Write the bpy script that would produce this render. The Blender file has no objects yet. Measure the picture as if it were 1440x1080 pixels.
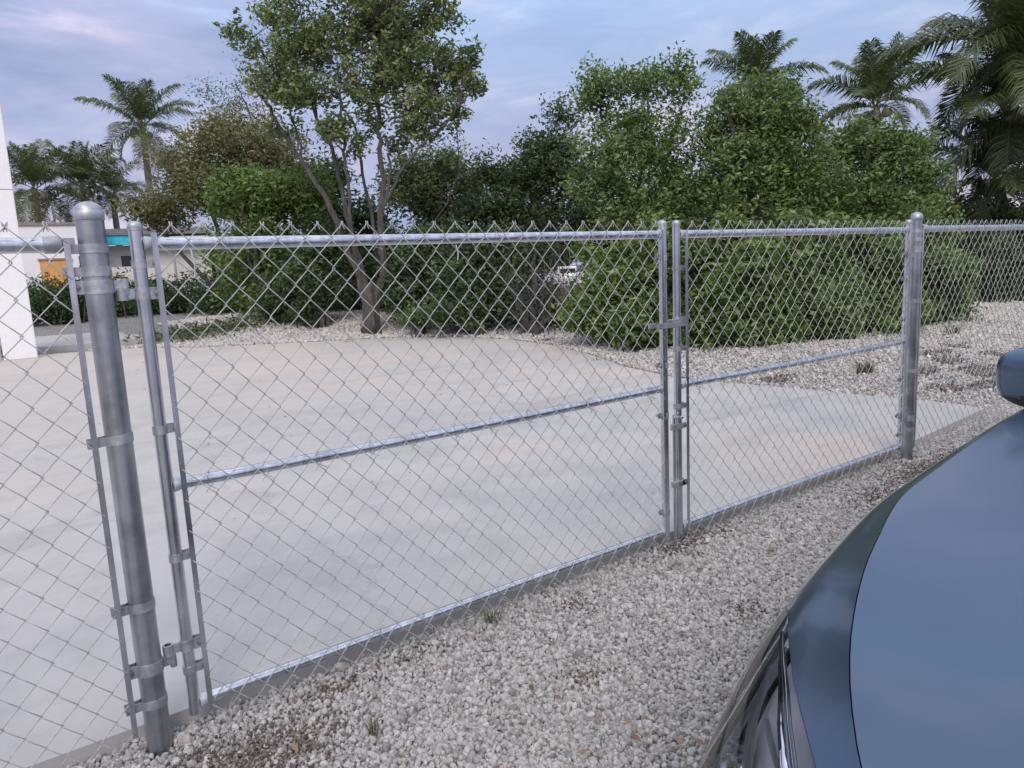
import bpy, bmesh, math, random
import numpy as np
from mathutils import Vector, Matrix, noise

random.seed(7)
rng = np.random.default_rng(7)
S = bpy.context.scene
COL = S.collection
PI = math.pi

# ------------------------------------------------------------------ camera
CR = np.array([0.80427789, -0.59246891, -0.04601815])
CU = np.array([0.13112384, 0.10140356, 0.98616624])
CF = np.array([0.57960643, 0.79918578, -0.15924343])
CC = np.array([0.0, -1.88257823, 1.11216928])
FPX = 1030.17
cd = bpy.data.cameras.new('camera')
cam = bpy.data.objects.new('camera', cd)
COL.objects.link(cam)
M = Matrix(((CR[0], CU[0], -CF[0], CC[0]), (CR[1], CU[1], -CF[1], CC[1]),
            (CR[2], CU[2], -CF[2], CC[2]), (0, 0, 0, 1)))
cam.matrix_world = M
cd.sensor_width = 36
cd.lens = FPX / 1440 * 36
cd.clip_start = 0.05
cd.clip_end = 2000
S.camera = cam

# ------------------------------------------------------------------ world
SUN_EL, SUN_AZ = math.radians(42), math.radians(215)   # azimuth measured clockwise from +Y
W = bpy.data.worlds.new('World')
S.world = W
W.use_nodes = True
nt = W.node_tree
nt.nodes.clear()
def N(t, typ, **kw):
    n = t.nodes.new(typ)
    for k, v in kw.items():
        if k.startswith('i_'):
            n.inputs[k[2:].replace('_', ' ')].default_value = v
        else:
            setattr(n, k, v)
    return n
out = N(nt, 'ShaderNodeOutputWorld')
bg = N(nt, 'ShaderNodeBackground')
bg.inputs['Strength'].default_value = 0.1
sky = N(nt, 'ShaderNodeTexSky', sky_type='NISHITA')
sky.sun_disc = False
sky.sun_elevation = SUN_EL
sky.sun_rotation = SUN_AZ
sky.air_density = 1.0
sky.dust_density = 2.0
tc = N(nt, 'ShaderNodeTexCoord')
sep = N(nt, 'ShaderNodeSeparateXYZ')
nt.links.new(tc.outputs['Generated'], sep.inputs[0])
def ramp(t, stops, interp='EASE'):
    r = t.nodes.new('ShaderNodeValToRGB')
    r.color_ramp.interpolation = interp
    e = r.color_ramp.elements
    while len(e) < len(stops):
        e.new(0.5)
    for k, (p, c) in enumerate(stops):
        e[k].position = p
        e[k].color = (*c, 1) if len(c) == 3 else c
    return r
# clear sky between the clouds, paler to the horizon
clear = ramp(nt, [(0.0, (6.4, 5.2, 6.9)), (0.10, (5.2, 5.1, 7.3)), (0.25, (4.6, 5.8, 8.6)), (0.42, (4.3, 6.2, 9.2)), (1.0, (4.6, 5.9, 8.2))])
nt.links.new(sep.outputs['Z'], clear.inputs[0])
mp = N(nt, 'ShaderNodeMapping')
mp.inputs['Scale'].default_value = (1, 1, 2.6)
nt.links.new(tc.outputs['Generated'], mp.inputs[0])
n1 = N(nt, 'ShaderNodeTexNoise')
n1.inputs['Scale'].default_value = 2.6
n1.inputs['Detail'].default_value = 7
n1.inputs['Roughness'].default_value = 0.6
n1.inputs['Distortion'].default_value = 0.3
nt.links.new(mp.outputs[0], n1.inputs['Vector'])
cm = ramp(nt, [(0.40, (0, 0, 0)), (0.54, (1, 1, 1))])
nt.links.new(n1.outputs['Fac'], cm.inputs[0])
n2 = N(nt, 'ShaderNodeTexNoise')
n2.inputs['Scale'].default_value = 3.3
n2.inputs['Detail'].default_value = 6
mp2 = N(nt, 'ShaderNodeMapping')
mp2.inputs['Scale'].default_value = (1, 1, 2.8)
mp2.inputs['Location'].default_value = (3.1, 1.7, 0.4)
nt.links.new(tc.outputs['Generated'], mp2.inputs[0])
nt.links.new(mp2.outputs[0], n2.inputs['Vector'])
cc = ramp(nt, [(0.34, (3.5, 4.3, 6.8)), (0.48, (4.9, 5.3, 7.9)), (0.58, (7.4, 6.9, 9.0)), (0.68, (9.0, 7.8, 9.4))])
nt.links.new(n2.outputs['Fac'], cc.inputs[0])
mx = N(nt, 'ShaderNodeMix', data_type='RGBA')
nt.links.new(cm.outputs[0], mx.inputs['Factor'])
nt.links.new(clear.outputs[0], mx.inputs['A'])
nt.links.new(cc.outputs[0], mx.inputs['B'])
mx2 = N(nt, 'ShaderNodeMix', data_type='RGBA')
mx2.inputs['Factor'].default_value = 0.15
nt.links.new(mx.outputs['Result'], mx2.inputs['A'])
nt.links.new(sky.outputs[0], mx2.inputs['B'])
# an overcast sky is brighter towards the zenith
zr = N(nt, 'ShaderNodeMapRange')
zr.inputs['From Min'].default_value = 0.25
zr.inputs['From Max'].default_value = 1.0
zr.inputs['To Min'].default_value = 1.0
zr.inputs['To Max'].default_value = 2.6
nt.links.new(sep.outputs['Z'], zr.inputs['Value'])
vm = N(nt, 'ShaderNodeVectorMath', operation='SCALE')
# thin streaks of high cloud
mp3 = N(nt, 'ShaderNodeMapping')
mp3.inputs['Scale'].default_value = (1, 1, 4.2)
mp3.inputs['Rotation'].default_value = (0.12, 0.18, 0.3)
nt.links.new(tc.outputs['Generated'], mp3.inputs[0])
n3 = N(nt, 'ShaderNodeTexNoise')
n3.inputs['Scale'].default_value = 5.5
n3.inputs['Detail'].default_value = 8
n3.inputs['Roughness'].default_value = 0.58
n3.inputs['Distortion'].default_value = 0.5
nt.links.new(mp3.outputs[0], n3.inputs['Vector'])
st = ramp(nt, [(0.36, (0.90, 0.92, 0.96)), (0.50, (1.0, 1.0, 1.0)), (0.68, (1.26, 1.16, 1.10))])
nt.links.new(n3.outputs['Fac'], st.inputs[0])
vs3 = N(nt, 'ShaderNodeVectorMath', operation='MULTIPLY')
nt.links.new(mx2.outputs['Result'], vs3.inputs[0]); nt.links.new(st.outputs[0], vs3.inputs[1])
nt.links.new(vs3.outputs[0], vm.inputs[0])
nt.links.new(zr.outputs[0], vm.inputs['Scale'])
tint = ramp(nt, [(0.35, (1, 1, 1)), (0.95, (1.0, 0.91, 0.73))])    # unseen sky overhead, tinted less blue to warm the light it sheds
nt.links.new(sep.outputs['Z'], tint.inputs[0])
vt = N(nt, 'ShaderNodeVectorMath', operation='MULTIPLY')
nt.links.new(vm.outputs[0], vt.inputs[0]); nt.links.new(tint.outputs[0], vt.inputs[1])
nt.links.new(vt.outputs[0], bg.inputs['Color'])
nt.links.new(bg.outputs[0], out.inputs[0])

sl = bpy.data.lights.new('sun', 'SUN')
sl.energy = 1.6
sl.angle = math.radians(25)
sl.color = (1.0, 0.92, 0.82)
so = bpy.data.objects.new('sun', sl)
COL.objects.link(so)
sd = Vector((math.sin(SUN_AZ) * math.cos(SUN_EL), math.cos(SUN_AZ) * math.cos(SUN_EL), math.sin(SUN_EL)))
so.rotation_euler = sd.to_track_quat('Z', 'Y').to_euler()
S.view_settings.view_transform = 'Standard'
S.view_settings.look = 'None'
S.view_settings.gamma = 1
S.view_settings.exposure = 0.0
S.view_settings.use_curve_mapping = False

# ------------------------------------------------------------------ helpers
def gd(u, v, d):
    """world point along the direction of photo pixel (u, v) at distance d in front of the lens"""
    return CC + d * (CF + CR * (u - 720) / FPX - CU * (v - 540) / FPX)
def gz(u, v, z=0.0):
    r = CF + CR * (u - 720) / FPX - CU * (v - 540) / FPX
    return CC + r * (z - CC[2]) / r[2]

def sstep(a, b, x):
    t = np.clip((np.asarray(x, float) - a) / (b - a), 0, 1)
    return t * t * (3 - 2 * t)

def tag(o, label=None, cat=None, group=None, kind=None):
    if label: o['label'] = label
    if cat: o['category'] = cat
    if group: o['group'] = group
    if kind: o['kind'] = kind
    return o
def empty(name, loc, label, cat, group=None, rz=0.0):
    o = bpy.data.objects.new(name, None)
    o.empty_display_size = 0.1
    o.location = loc
    o.rotation_euler = (0, 0, rz)
    COL.objects.link(o)
    return tag(o, label, cat, group)
def link(name, me, parent=None, loc=None, wparent=True):
    """mesh data in world coordinates when loc is None: keep it in place under its parent"""
    o = bpy.data.objects.new(name, me)
    COL.objects.link(o)
    if parent is not None:
        o.parent = parent
        if wparent:
            if parent.parent is None:      # parts of a thing: undo the Empty's own placement
                pm = Matrix.Translation(parent.location) @ parent.rotation_euler.to_matrix().to_4x4()
            else:                          # sub-parts: their part already sits in world coordinates
                pm = Matrix.Identity(4)
            o.matrix_parent_inverse = pm.inverted()
    if loc is not None:
        o.location = loc
    return o

class MB:
    def __init__(s):
        s.v, s.f, s.s = [], [], []
    def add(s, vs, fs, smooth=False):
        k = len(s.v)
        s.v += [tuple(map(float, p)) for p in vs]
        s.f += [tuple(i + k for i in f) for f in fs]
        s.s += [smooth] * len(fs)
        return s
    def tube(s, pts, r, n=8, caps=True, smooth=True):
        P = [Vector(p) for p in pts]
        R = r if hasattr(r, '__len__') else [r] * len(P)
        vs, fs = [], []
        ref = None
        for i, p in enumerate(P):
            t = (P[min(i + 1, len(P) - 1)] - P[max(i - 1, 0)])
            t = t.normalized() if t.length > 1e-9 else Vector((0, 0, 1))
            if ref is None:
                ref = Vector((0, 0, 1)) if abs(t.z) < 0.9 else Vector((1, 0, 0))
            a = t.cross(ref)
            if a.length < 1e-6:
                a = t.cross(Vector((0.3, 1, 0.2)))
            a.normalize()
            b = a.cross(t).normalized()
            ref = b
            for k in range(n):
                w = 2 * PI * k / n
                vs.append(p + (a * math.cos(w) + b * math.sin(w)) * R[i])
        for i in range(len(P) - 1):
            for k in range(n):
                fs.append((i * n + k, i * n + (k + 1) % n, (i + 1) * n + (k + 1) % n, (i + 1) * n + k))
        s.add(vs, fs, smooth)
        if caps:
            m = len(s.v) - len(vs)
            s.f.append(tuple(m + k for k in reversed(range(n)))); s.s.append(False)
            s.f.append(tuple(m + (len(P) - 1) * n + k for k in range(n))); s.s.append(False)
        return s
    def lathe(s, prof, cx=0, cy=0, cz=0, n=20, axis='Z'):
        vs, fs = [], []
        for (r, z) in prof:
            for k in range(n):
                w = 2 * PI * k / n
                q = (r * math.cos(w), r * math.sin(w), z)
                if axis == 'X': q = (q[2], q[0], q[1])
                if axis == 'Y': q = (q[1], q[2], q[0])
                vs.append((q[0] + cx, q[1] + cy, q[2] + cz))
        for i in range(len(prof) - 1):
            for k in range(n):
                fs.append((i * n + k, i * n + (k + 1) % n, (i + 1) * n + (k + 1) % n, (i + 1) * n + k))
        return s.add(vs, fs, True)
    def box(s, x0, x1, y0, y1, z0, z1, bev=0.0):
        if bev <= 0:
            vs = [(x, y, z) for z in (z0, z1) for y in (y0, y1) for x in (x0, x1)]
            return s.add(vs, [(0, 2, 3, 1), (4, 5, 7, 6), (0, 1, 5, 4), (2, 6, 7, 3), (0, 4, 6, 2), (1, 3, 7, 5)])
        bm = bmesh.new()
        bmesh.ops.create_cube(bm, size=1)
        for v in bm.verts:
            v.co = Vector(((x0 + x1) / 2 + v.co.x * (x1 - x0), (y0 + y1) / 2 + v.co.y * (y1 - y0), (z0 + z1) / 2 + v.co.z * (z1 - z0)))
        bmesh.ops.bevel(bm, geom=bm.edges[:], offset=bev, segments=2, affect='EDGES')
        bm.verts.ensure_lookup_table()
        s.add([v.co for v in bm.verts], [[v.index for v in f.verts] for f in bm.faces])
        bm.free()
        return s
    def mesh(s, name, mat):
        me = bpy.data.meshes.new(name)
        me.from_pydata(s.v, [], s.f)
        me.polygons.foreach_set('use_smooth', s.s)
        me.materials.append(mat)
        me.update()
        me.set_sharp_from_angle(angle=math.radians(38))
        return me
    def build(s, name, mat, parent=None):
        return link(name, s.mesh(name, mat), parent)

def np_mesh(name, V, F, mat, attr=None, smooth=False):
    """V (n,3), F (m,k) with k = 3 or 4, attr: per-vertex float attribute 'rnd'"""
    me = bpy.data.meshes.new(name)
    V = np.asarray(V, np.float32)
    F = np.asarray(F, np.int32)
    k = F.shape[1]
    me.vertices.add(len(V))
    me.vertices.foreach_set('co', V.ravel())
    me.loops.add(F.size)
    me.loops.foreach_set('vertex_index', F.ravel())
    me.polygons.add(len(F))
    me.polygons.foreach_set('loop_start', np.arange(0, F.size, k, dtype=np.int32))
    me.polygons.foreach_set('loop_total', np.full(len(F), k, np.int32))
    if smooth:
        me.polygons.foreach_set('use_smooth', np.ones(len(F), bool))
    if attr is not None:
        a = me.attributes.new('rnd', 'FLOAT', 'POINT')
        a.data.foreach_set('value', np.asarray(attr, np.float32))
    me.materials.append(mat)
    me.update(calc_edges=True)
    me.validate()
    return me

# ------------------------------------------------------------------ materials
def mat_new(name):
    m = bpy.data.materials.new(name)
    m.use_nodes = True
    t = m.node_tree
    b = t.nodes['Principled BSDF']
    return m, t, b
def L(t, a, b): t.links.new(a, b)
def noise_node(t, scale, detail=4, vec=None, rough=0.5, dist=0.0):
    n = t.nodes.new('ShaderNodeTexNoise')
    n.inputs['Scale'].default_value = scale
    n.inputs['Detail'].default_value = detail
    n.inputs['Roughness'].default_value = rough
    n.inputs['Distortion'].default_value = dist
    if vec is not None: L(t, vec, n.inputs['Vector'])
    return n
def bump(t, b, h, strength, dist=0.01):
    n = t.nodes.new('ShaderNodeBump')
    n.inputs['Strength'].default_value = strength
    n.inputs['Distance'].default_value = dist
    L(t, h, n.inputs['Height'])
    L(t, n.outputs[0], b.inputs['Normal'])
    return n
def objvec(t, scale=(1, 1, 1)):
    c = t.nodes.new('ShaderNodeTexCoord')
    m = t.nodes.new('ShaderNodeMapping')
    m.inputs['Scale'].default_value = scale
    L(t, c.outputs['Object'], m.inputs[0])
    return m.outputs[0]
def mixc(t, fac, a, b, blend='MIX'):
    m = t.nodes.new('ShaderNodeMix')
    m.data_type = 'RGBA'
    m.blend_type = blend
    for s, v in ((m.inputs['Factor'], fac), (m.inputs['A'], a), (m.inputs['B'], b)):
        if hasattr(v, 'is_linked'): L(t, v, s)
        elif isinstance(v, (int, float)): s.default_value = v
        else: s.default_value = (*v, 1)
    return m.outputs['Result']

def galv(name, c0, c1, rough=0.32, streak=True, metal=0.92):
    m, t, b = mat_new(name)
    v = objvec(t, (1, 1, 0.06) if streak else (1, 1, 1))
    n = noise_node(t, 60, 5, v)
    v2 = objvec(t)
    n2 = noise_node(t, 9, 5, v2, 0.6)
    n3 = noise_node(t, 140, 3, v2, 0.6)
    r = ramp(t, [(0.3, c0), (0.7, c1)])
    L(t, n2.outputs[0], r.inputs[0])
    r2 = ramp(t, [(0.35, (0.78, 0.78, 0.78)), (0.65, (1.0, 1.0, 1.0))])
    L(t, n.outputs[0], r2.inputs[0])
    L(t, mixc(t, 1.0, r.outputs[0], r2.outputs[0], 'MULTIPLY'), b.inputs['Base Color'])
    b.inputs['Metallic'].default_value = metal
    mr = N(t, 'ShaderNodeMapRange')
    mr.inputs['To Min'].default_value = rough - 0.1
    mr.inputs['To Max'].default_value = rough + 0.14
    L(t, n2.outputs[0], mr.inputs['Value'])
    L(t, mr.outputs[0], b.inputs['Roughness'])
    bump(t, b, n3.outputs[0], 0.06, 0.002)
    return m
M_POST = galv('galvanised_post', (0.32, 0.335, 0.36), (0.54, 0.56, 0.585), 0.38)
M_PIPE = galv('galvanised_pipe', (0.56, 0.59, 0.64), (0.74, 0.77, 0.82), 0.22)
M_WIRE = galv('galvanised_wire', (0.44, 0.44, 0.425), (0.60, 0.60, 0.58), 0.45, False, 0.35)
M_FIT = galv('galvanised_fitting', (0.40, 0.41, 0.43), (0.58, 0.59, 0.61), 0.50, False, 0.8)
M_WELD = galv('weld_paint', (0.50, 0.52, 0.55), (0.62, 0.64, 0.67), 0.5, False, 0.5)
def simple(name, c, rough=0.6, metal=0.0, var=0.12, scale=8, bmp=0.15):
    m, t, b = mat_new(name)
    n = noise_node(t, scale, 6, objvec(t), 0.6)
    r = ramp(t, [(0.3, tuple(x * (1 - var) for x in c)), (0.7, tuple(min(1, x * (1 + var)) for x in c))])
    L(t, n.outputs[0], r.inputs[0])
    L(t, r.outputs[0], b.inputs['Base Color'])
    b.inputs['Roughness'].default_value = rough
    b.inputs['Metallic'].default_value = metal
    if bmp: bump(t, b, n.outputs[0], bmp, 0.01)
    return m
M_BOLT = simple('bolt_zinc', (0.25, 0.26, 0.28), 0.45, 0.8)
M_WHITE = simple('white_stucco', (0.86, 0.85, 0.85), 0.85, 0, 0.03, 20, 0.1)
M_OFFWHITE = simple('offwhite_wall', (0.66, 0.62, 0.58), 0.9, 0, 0.06, 3, 0.1)
M_COPE = simple('brown_coping', (0.30, 0.24, 0.21), 0.9)
M_TEAL = simple('turquoise_board', (0.05, 0.52, 0.62), 0.6)
M_ORANGE = simple('orange_panel', (0.72, 0.36, 0.12), 0.7)
M_ROOFGREY = simple('grey_roof', (0.20, 0.20, 0.21), 0.8)
M_WINDOWG = simple('dark_window', (0.03, 0.035, 0.04), 0.15, 0, 0.1, 2, 0)
M_PALE = simple('pale_concrete', (0.42, 0.40, 0.385), 0.9, 0, 0.1, 4, 0.3)
M_BLACK = simple('black_plastic', (0.025, 0.026, 0.029), 0.45, 0, 0.1, 30, 0.05)
M_RUBBER = simple('tyre_rubber', (0.02, 0.02, 0.02), 0.8)
M_RIM = simple('alloy_rim', (0.45, 0.46, 0.48), 0.3, 0.9, 0.05, 5, 0)
M_CHROME = simple('chrome', (0.8, 0.82, 0.85), 0.08, 1.0, 0.02, 2, 0)
M_LAMPDARK = simple('lamp_inner', (0.46, 0.45, 0.46), 0.35, 0.5, 0.15, 14, 0)

# driveway concrete
M_SLAB, t, b = mat_new('driveway_concrete')
v = objvec(t)
na = noise_node(t, 0.45, 6, v, 0.55, 0.6)
nb = noise_node(t, 3.0, 8, v, 0.65)
nc = noise_node(t, 55, 4, v, 0.6)
vs_ = objvec(t, (0.35, 2.2, 1))
nd = noise_node(t, 1.3, 6, vs_, 0.6, 0.8)
r = ramp(t, [(0.34, (0.405, 0.400, 0.385)), (0.5, (0.455, 0.443, 0.418)), (0.66, (0.52, 0.465, 0.415))])
L(t, na.outputs[0], r.inputs[0])
r2 = ramp(t, [(0.3, (0.86, 0.86, 0.87)), (0.6, (1.0, 1.0, 1.0))])
L(t, nb.outputs[0], r2.inputs[0])
c = mixc(t, 1.0, r.outputs[0], r2.outputs[0], 'MULTIPLY')
r3 = ramp(t, [(0.3, (0.88, 0.87, 0.87)), (0.42, (1, 1, 1))])
L(t, nd.outputs[0], r3.inputs[0])
c = mixc(t, 1.0, c, r3.outputs[0], 'MULTIPLY')
sp = t.nodes.new('ShaderNodeTexVoronoi')
sp.inputs['Scale'].default_value = 2.3
L(t, v, sp.inputs['Vector'])
r4 = ramp(t, [(0.012, (0.55, 0.5, 0.47)), (0.03, (1, 1, 1))], 'LINEAR')
L(t, sp.outputs['Distance'], r4.inputs[0])
c = mixc(t, 0.7, c, r4.outputs[0], 'MULTIPLY')
sm = noise_node(t, 1.0, 5, objvec(t, (1.1, 3.5, 1)), 0.7, 1.5)
r5 = ramp(t, [(0.66, (1, 1, 1)), (0.76, (0.78, 0.765, 0.75))]); L(t, sm.outputs[0], r5.inputs[0])
c = mixc(t, 0.8, c, r5.outputs[0], 'MULTIPLY')
sy = t.nodes.new('ShaderNodeSeparateXYZ'); L(t, v, sy.inputs[0])
dust = N(t, 'ShaderNodeMapRange'); dust.inputs['From Min'].default_value = 2.0; dust.inputs['From Max'].default_value = 9.5; dust.inputs['To Max'].default_value = 0.75
L(t, sy.outputs['Y'], dust.inputs['Value'])
dn = t.nodes.new('ShaderNodeMath'); dn.operation = 'MULTIPLY'
dr_ = ramp(t, [(0.30, (0.35, 0.35, 0.35)), (0.62, (1, 1, 1))]); L(t, noise_node(t, 0.6, 7, v, 0.65).outputs[0], dr_.inputs[0])
L(t, dust.outputs[0], dn.inputs[0]); L(t, dr_.outputs[0], dn.inputs[1])
c = mixc(t, dn.outputs[0], c, (0.56, 0.49, 0.42))
vw = t.nodes.new('ShaderNodeTexVoronoi'); vw.feature = 'DISTANCE_TO_EDGE'; vw.inputs['Scale'].default_value = 0.16
wv = t.nodes.new('ShaderNodeVectorMath'); wv.operation = 'ADD'
L(t, v, wv.inputs[0]); L(t, noise_node(t, 1.5, 6, v, 0.7).outputs['Color'], wv.inputs[1]); L(t, wv.outputs[0], vw.inputs['Vector'])
r6 = ramp(t, [(0.0008, (0.80, 0.79, 0.78)), (0.0022, (1, 1, 1))], 'LINEAR'); L(t, vw.outputs['Distance'], r6.inputs[0])
c = mixc(t, 0.6, c, r6.outputs[0], 'MULTIPLY')
L(t, c, b.inputs['Base Color'])
b.inputs['Roughness'].default_value = 0.85
bump(t, b, nc.outputs[0], 0.25, 0.004)

# ground under the stones
M_GROUND, t, b = mat_new('gravel_ground')
v = objvec(t)
vo = t.nodes.new('ShaderNodeTexVoronoi'); vo.inputs['Scale'].default_value = 38; L(t, v, vo.inputs['Vector'])
vo2 = t.nodes.new('ShaderNodeTexVoronoi'); vo2.inputs['Scale'].default_value = 15; L(t, v, vo2.inputs['Vector'])
r = ramp(t, [(0.0, (0.50, 0.47, 0.44)), (0.45, (0.36, 0.34, 0.32)), (0.75, (0.13, 0.12, 0.11))])
L(t, vo.outputs['Distance'], r.inputs[0])
hs = mixc(t, 0.4, r.outputs[0], vo2.outputs['Color'], 'MULTIPLY')
n = noise_node(t, 0.8, 6, v, 0.6)
soil = ramp(t, [(0.35, (0.16, 0.13, 0.11)), (0.7, (0.26, 0.23, 0.20))]); L(t, noise_node(t, 12, 6, v).outputs[0], soil.inputs[0])
rr = ramp(t, [(0.30, (0, 0, 0)), (0.40, (1, 1, 1))]); L(t, n.outputs[0], rr.inputs[0])
gravelc = mixc(t, rr.outputs[0], soil.outputs[0], hs)
# beyond the gravel: leaf litter and grass
at = t.nodes.new('ShaderNodeAttribute'); at.attribute_name = 'rnd'
gr = ramp(t, [(0.3, (0.045, 0.050, 0.028)), (0.7, (0.10, 0.09, 0.05))]); L(t, noise_node(t, 3, 8, v, 0.7).outputs[0], gr.inputs[0])
L(t, mixc(t, at.outputs['Fac'], gravelc, gr.outputs[0]), b.inputs['Base Color'])
b.inputs['Roughness'].default_value = 0.95
bump(t, b, vo.outputs['Distance'], 0.8, 0.02).invert = True

# stones
def stone_mat(name, stops):
    m, t, b = mat_new(name)
    oi = t.nodes.new('ShaderNodeObjectInfo')
    r = ramp(t, stops, 'LINEAR')
    L(t, oi.outputs['Random'], r.inputs[0])
    n = noise_node(t, 3.0, 6, objvec(t), 0.65)
    r2 = ramp(t, [(0.3, (0.72, 0.71, 0.70)), (0.6, (1.05, 1.05, 1.05))]); L(t, n.outputs[0], r2.inputs[0])
    L(t, mixc(t, 1.0, r.outputs[0], r2.outputs[0], 'MULTIPLY'), b.inputs['Base Color'])
    b.inputs['Roughness'].default_value = 0.9
    bump(t, b, n.outputs[0], 0.4, 0.15)
    return m
M_STONE = stone_mat('limestone_chips', [(0.0, (0.32, 0.29, 0.26)), (0.12, (0.46, 0.425, 0.385)), (0.5, (0.60, 0.565, 0.525)), (0.8, (0.69, 0.655, 0.615)), (0.93, (0.58, 0.50, 0.43)), (1.0, (0.74, 0.72, 0.70))])
M_STONENEAR = stone_mat('grey_chips', [(0.0, (0.26, 0.25, 0.24)), (0.14, (0.35, 0.34, 0.33)), (0.5, (0.46, 0.45, 0.435)), (0.8, (0.56, 0.55, 0.535)), (0.95, (0.50, 0.455, 0.41)), (1.0, (0.68, 0.67, 0.655))])
M_DIRTSTONE = stone_mat('brown_stones', [(0.0, (0.09, 0.07, 0.06)), (0.5, (0.19, 0.15, 0.13)), (0.8, (0.31, 0.265, 0.235)), (1.0, (0.50, 0.46, 0.43))])

# leaves
def leaf_mat(name, stops, trans=0.25, rough=0.45):
    m, t, b = mat_new(name)
    at = t.nodes.new('ShaderNodeAttribute'); at.attribute_name = 'rnd'
    r = ramp(t, stops, 'LINEAR')
    L(t, at.outputs['Fac'], r.inputs[0])
    L(t, r.outputs[0], b.inputs['Base Color'])
    b.inputs['Roughness'].default_value = rough
    b.inputs['Specular IOR Level'].default_value = 0.35
    tr = t.nodes.new('ShaderNodeBsdfTranslucent')
    L(t, mixc(t, 1.0, r.outputs[0], (1.3, 1.5, 0.7), 'MULTIPLY'), tr.inputs['Color'])
    ms = t.nodes.new('ShaderNodeMixShader')
    ms.inputs[0].default_value = trans
    L(t, b.outputs[0], ms.inputs[1]); L(t, tr.outputs[0], ms.inputs[2])
    L(t, ms.outputs[0], t.nodes['Material Output'].inputs['Surface'])
    return m
LM = {
 'main': leaf_mat('leaf_buttonwood', [(0, (0.067, 0.092, 0.041)), (0.45, (0.136, 0.176, 0.071)), (0.8, (0.238, 0.273, 0.113)), (0.93, (0.362, 0.328, 0.151)), (1, (0.430, 0.242, 0.113))]),
 'dark': leaf_mat('leaf_dark', [(0, (0.033, 0.061, 0.026)), (0.5, (0.067, 0.104, 0.045)), (0.85, (0.115, 0.161, 0.063)), (1, (0.207, 0.241, 0.113))]),
 'bright': leaf_mat('leaf_bright', [(0, (0.059, 0.104, 0.026)), (0.5, (0.126, 0.192, 0.053)), (0.85, (0.212, 0.285, 0.087)), (1, (0.344, 0.334, 0.131))]),
 'mid': leaf_mat('leaf_mid', [(0, (0.065, 0.112, 0.039)), (0.5, (0.126, 0.189, 0.062)), (0.85, (0.212, 0.277, 0.097)), (1, (0.349, 0.333, 0.170))]),
 'olive': leaf_mat('leaf_olive', [(0, (0.099, 0.103, 0.048)), (0.5, (0.167, 0.165, 0.079)), (0.85, (0.255, 0.228, 0.110)), (1, (0.334, 0.249, 0.154))]),
 'hedge': leaf_mat('leaf_hedge', [(0, (0.018, 0.039, 0.013)), (0.5, (0.039, 0.072, 0.024)), (0.85, (0.068, 0.111, 0.036)), (1, (0.105, 0.143, 0.060))]),
 'palm': leaf_mat('palm_leaflet', [(0, (0.059, 0.084, 0.041)), (0.5, (0.100, 0.131, 0.055)), (0.85, (0.184, 0.192, 0.087)), (1, (0.302, 0.251, 0.128))], 0.2, 0.35),
 'dry': leaf_mat('dry_leaflet', [(0, (0.156, 0.102, 0.060)), (0.5, (0.247, 0.168, 0.102)), (1, (0.338, 0.240, 0.156))], 0.15, 0.7),
 'grass': leaf_mat('grass_blade', [(0, (0.05, 0.07, 0.03)), (0.5, (0.09, 0.115, 0.05)), (1, (0.20, 0.19, 0.11))]),
}
def bark(name, c0, c1):
    m, t, b = mat_new(name)
    v = objvec(t, (1, 1, 0.25))
    n = noise_node(t, 14, 8, v, 0.7)
    r = ramp(t, [(0.3, c0), (0.7, c1)]); L(t, n.outputs[0], r.inputs[0])
    L(t, r.outputs[0], b.inputs['Base Color'])
    b.inputs['Roughness'].default_value = 0.95
    bump(t, b, n.outputs[0], 0.8, 0.03)
    return m
M_BARK = bark('grey_bark', (0.042, 0.036, 0.033), (0.12, 0.105, 0.095))
M_PALMBARK = bark('palm_bark', (0.13, 0.11, 0.09), (0.28, 0.24, 0.20))

# ------------------------------------------------------------------ ground
Rh = np.array([0.8056, -0.5924]); Fh = np.array([0.5871, 0.8095])
SLAB = [(-7.0, 0.060), (3.95, 0.060), (5.44, 0.17), (5.47, 0.45), (5.42, 0.9), (5.36, 1.5), (5.26, 2.1), (5.20, 2.7), (5.45, 3.6), (5.93, 4.65), (6.35, 5.9),
        (6.50, 7.1), (6.30, 8.2), (5.73, 9.15), (4.42, 10.0), (2.95, 11.0), (2.2, 12.1), (1.0, 12.5), (-7.0, 14.0)]
def in_poly(P, x, y):
    x = np.asarray(x, float); y = np.asarray(y, float)
    c = np.zeros(x.shape, bool)
    n = len(P)
    for i in range(n):
        (x1, y1), (x2, y2) = P[i], P[(i + 1) % n]
        k = ((y1 > y) != (y2 > y)) & (x < (x2 - x1) * (y - y1) / (y2 - y1 + 1e-12) + x1)
        c ^= k
    return c
def dist_poly(P, x, y):
    x = np.asarray(x, float); y = np.asarray(y, float)
    d = np.full(x.shape, 1e9)
    n = len(P)
    for i in range(n):
        (x1, y1), (x2, y2) = P[i], P[(i + 1) % n]
        dx, dy = x2 - x1, y2 - y1
        t = np.clip(((x - x1) * dx + (y - y1) * dy) / (dx * dx + dy * dy), 0, 1)
        d = np.minimum(d, np.hypot(x - x1 - t * dx, y - y1 - t * dy))
    return d
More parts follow.
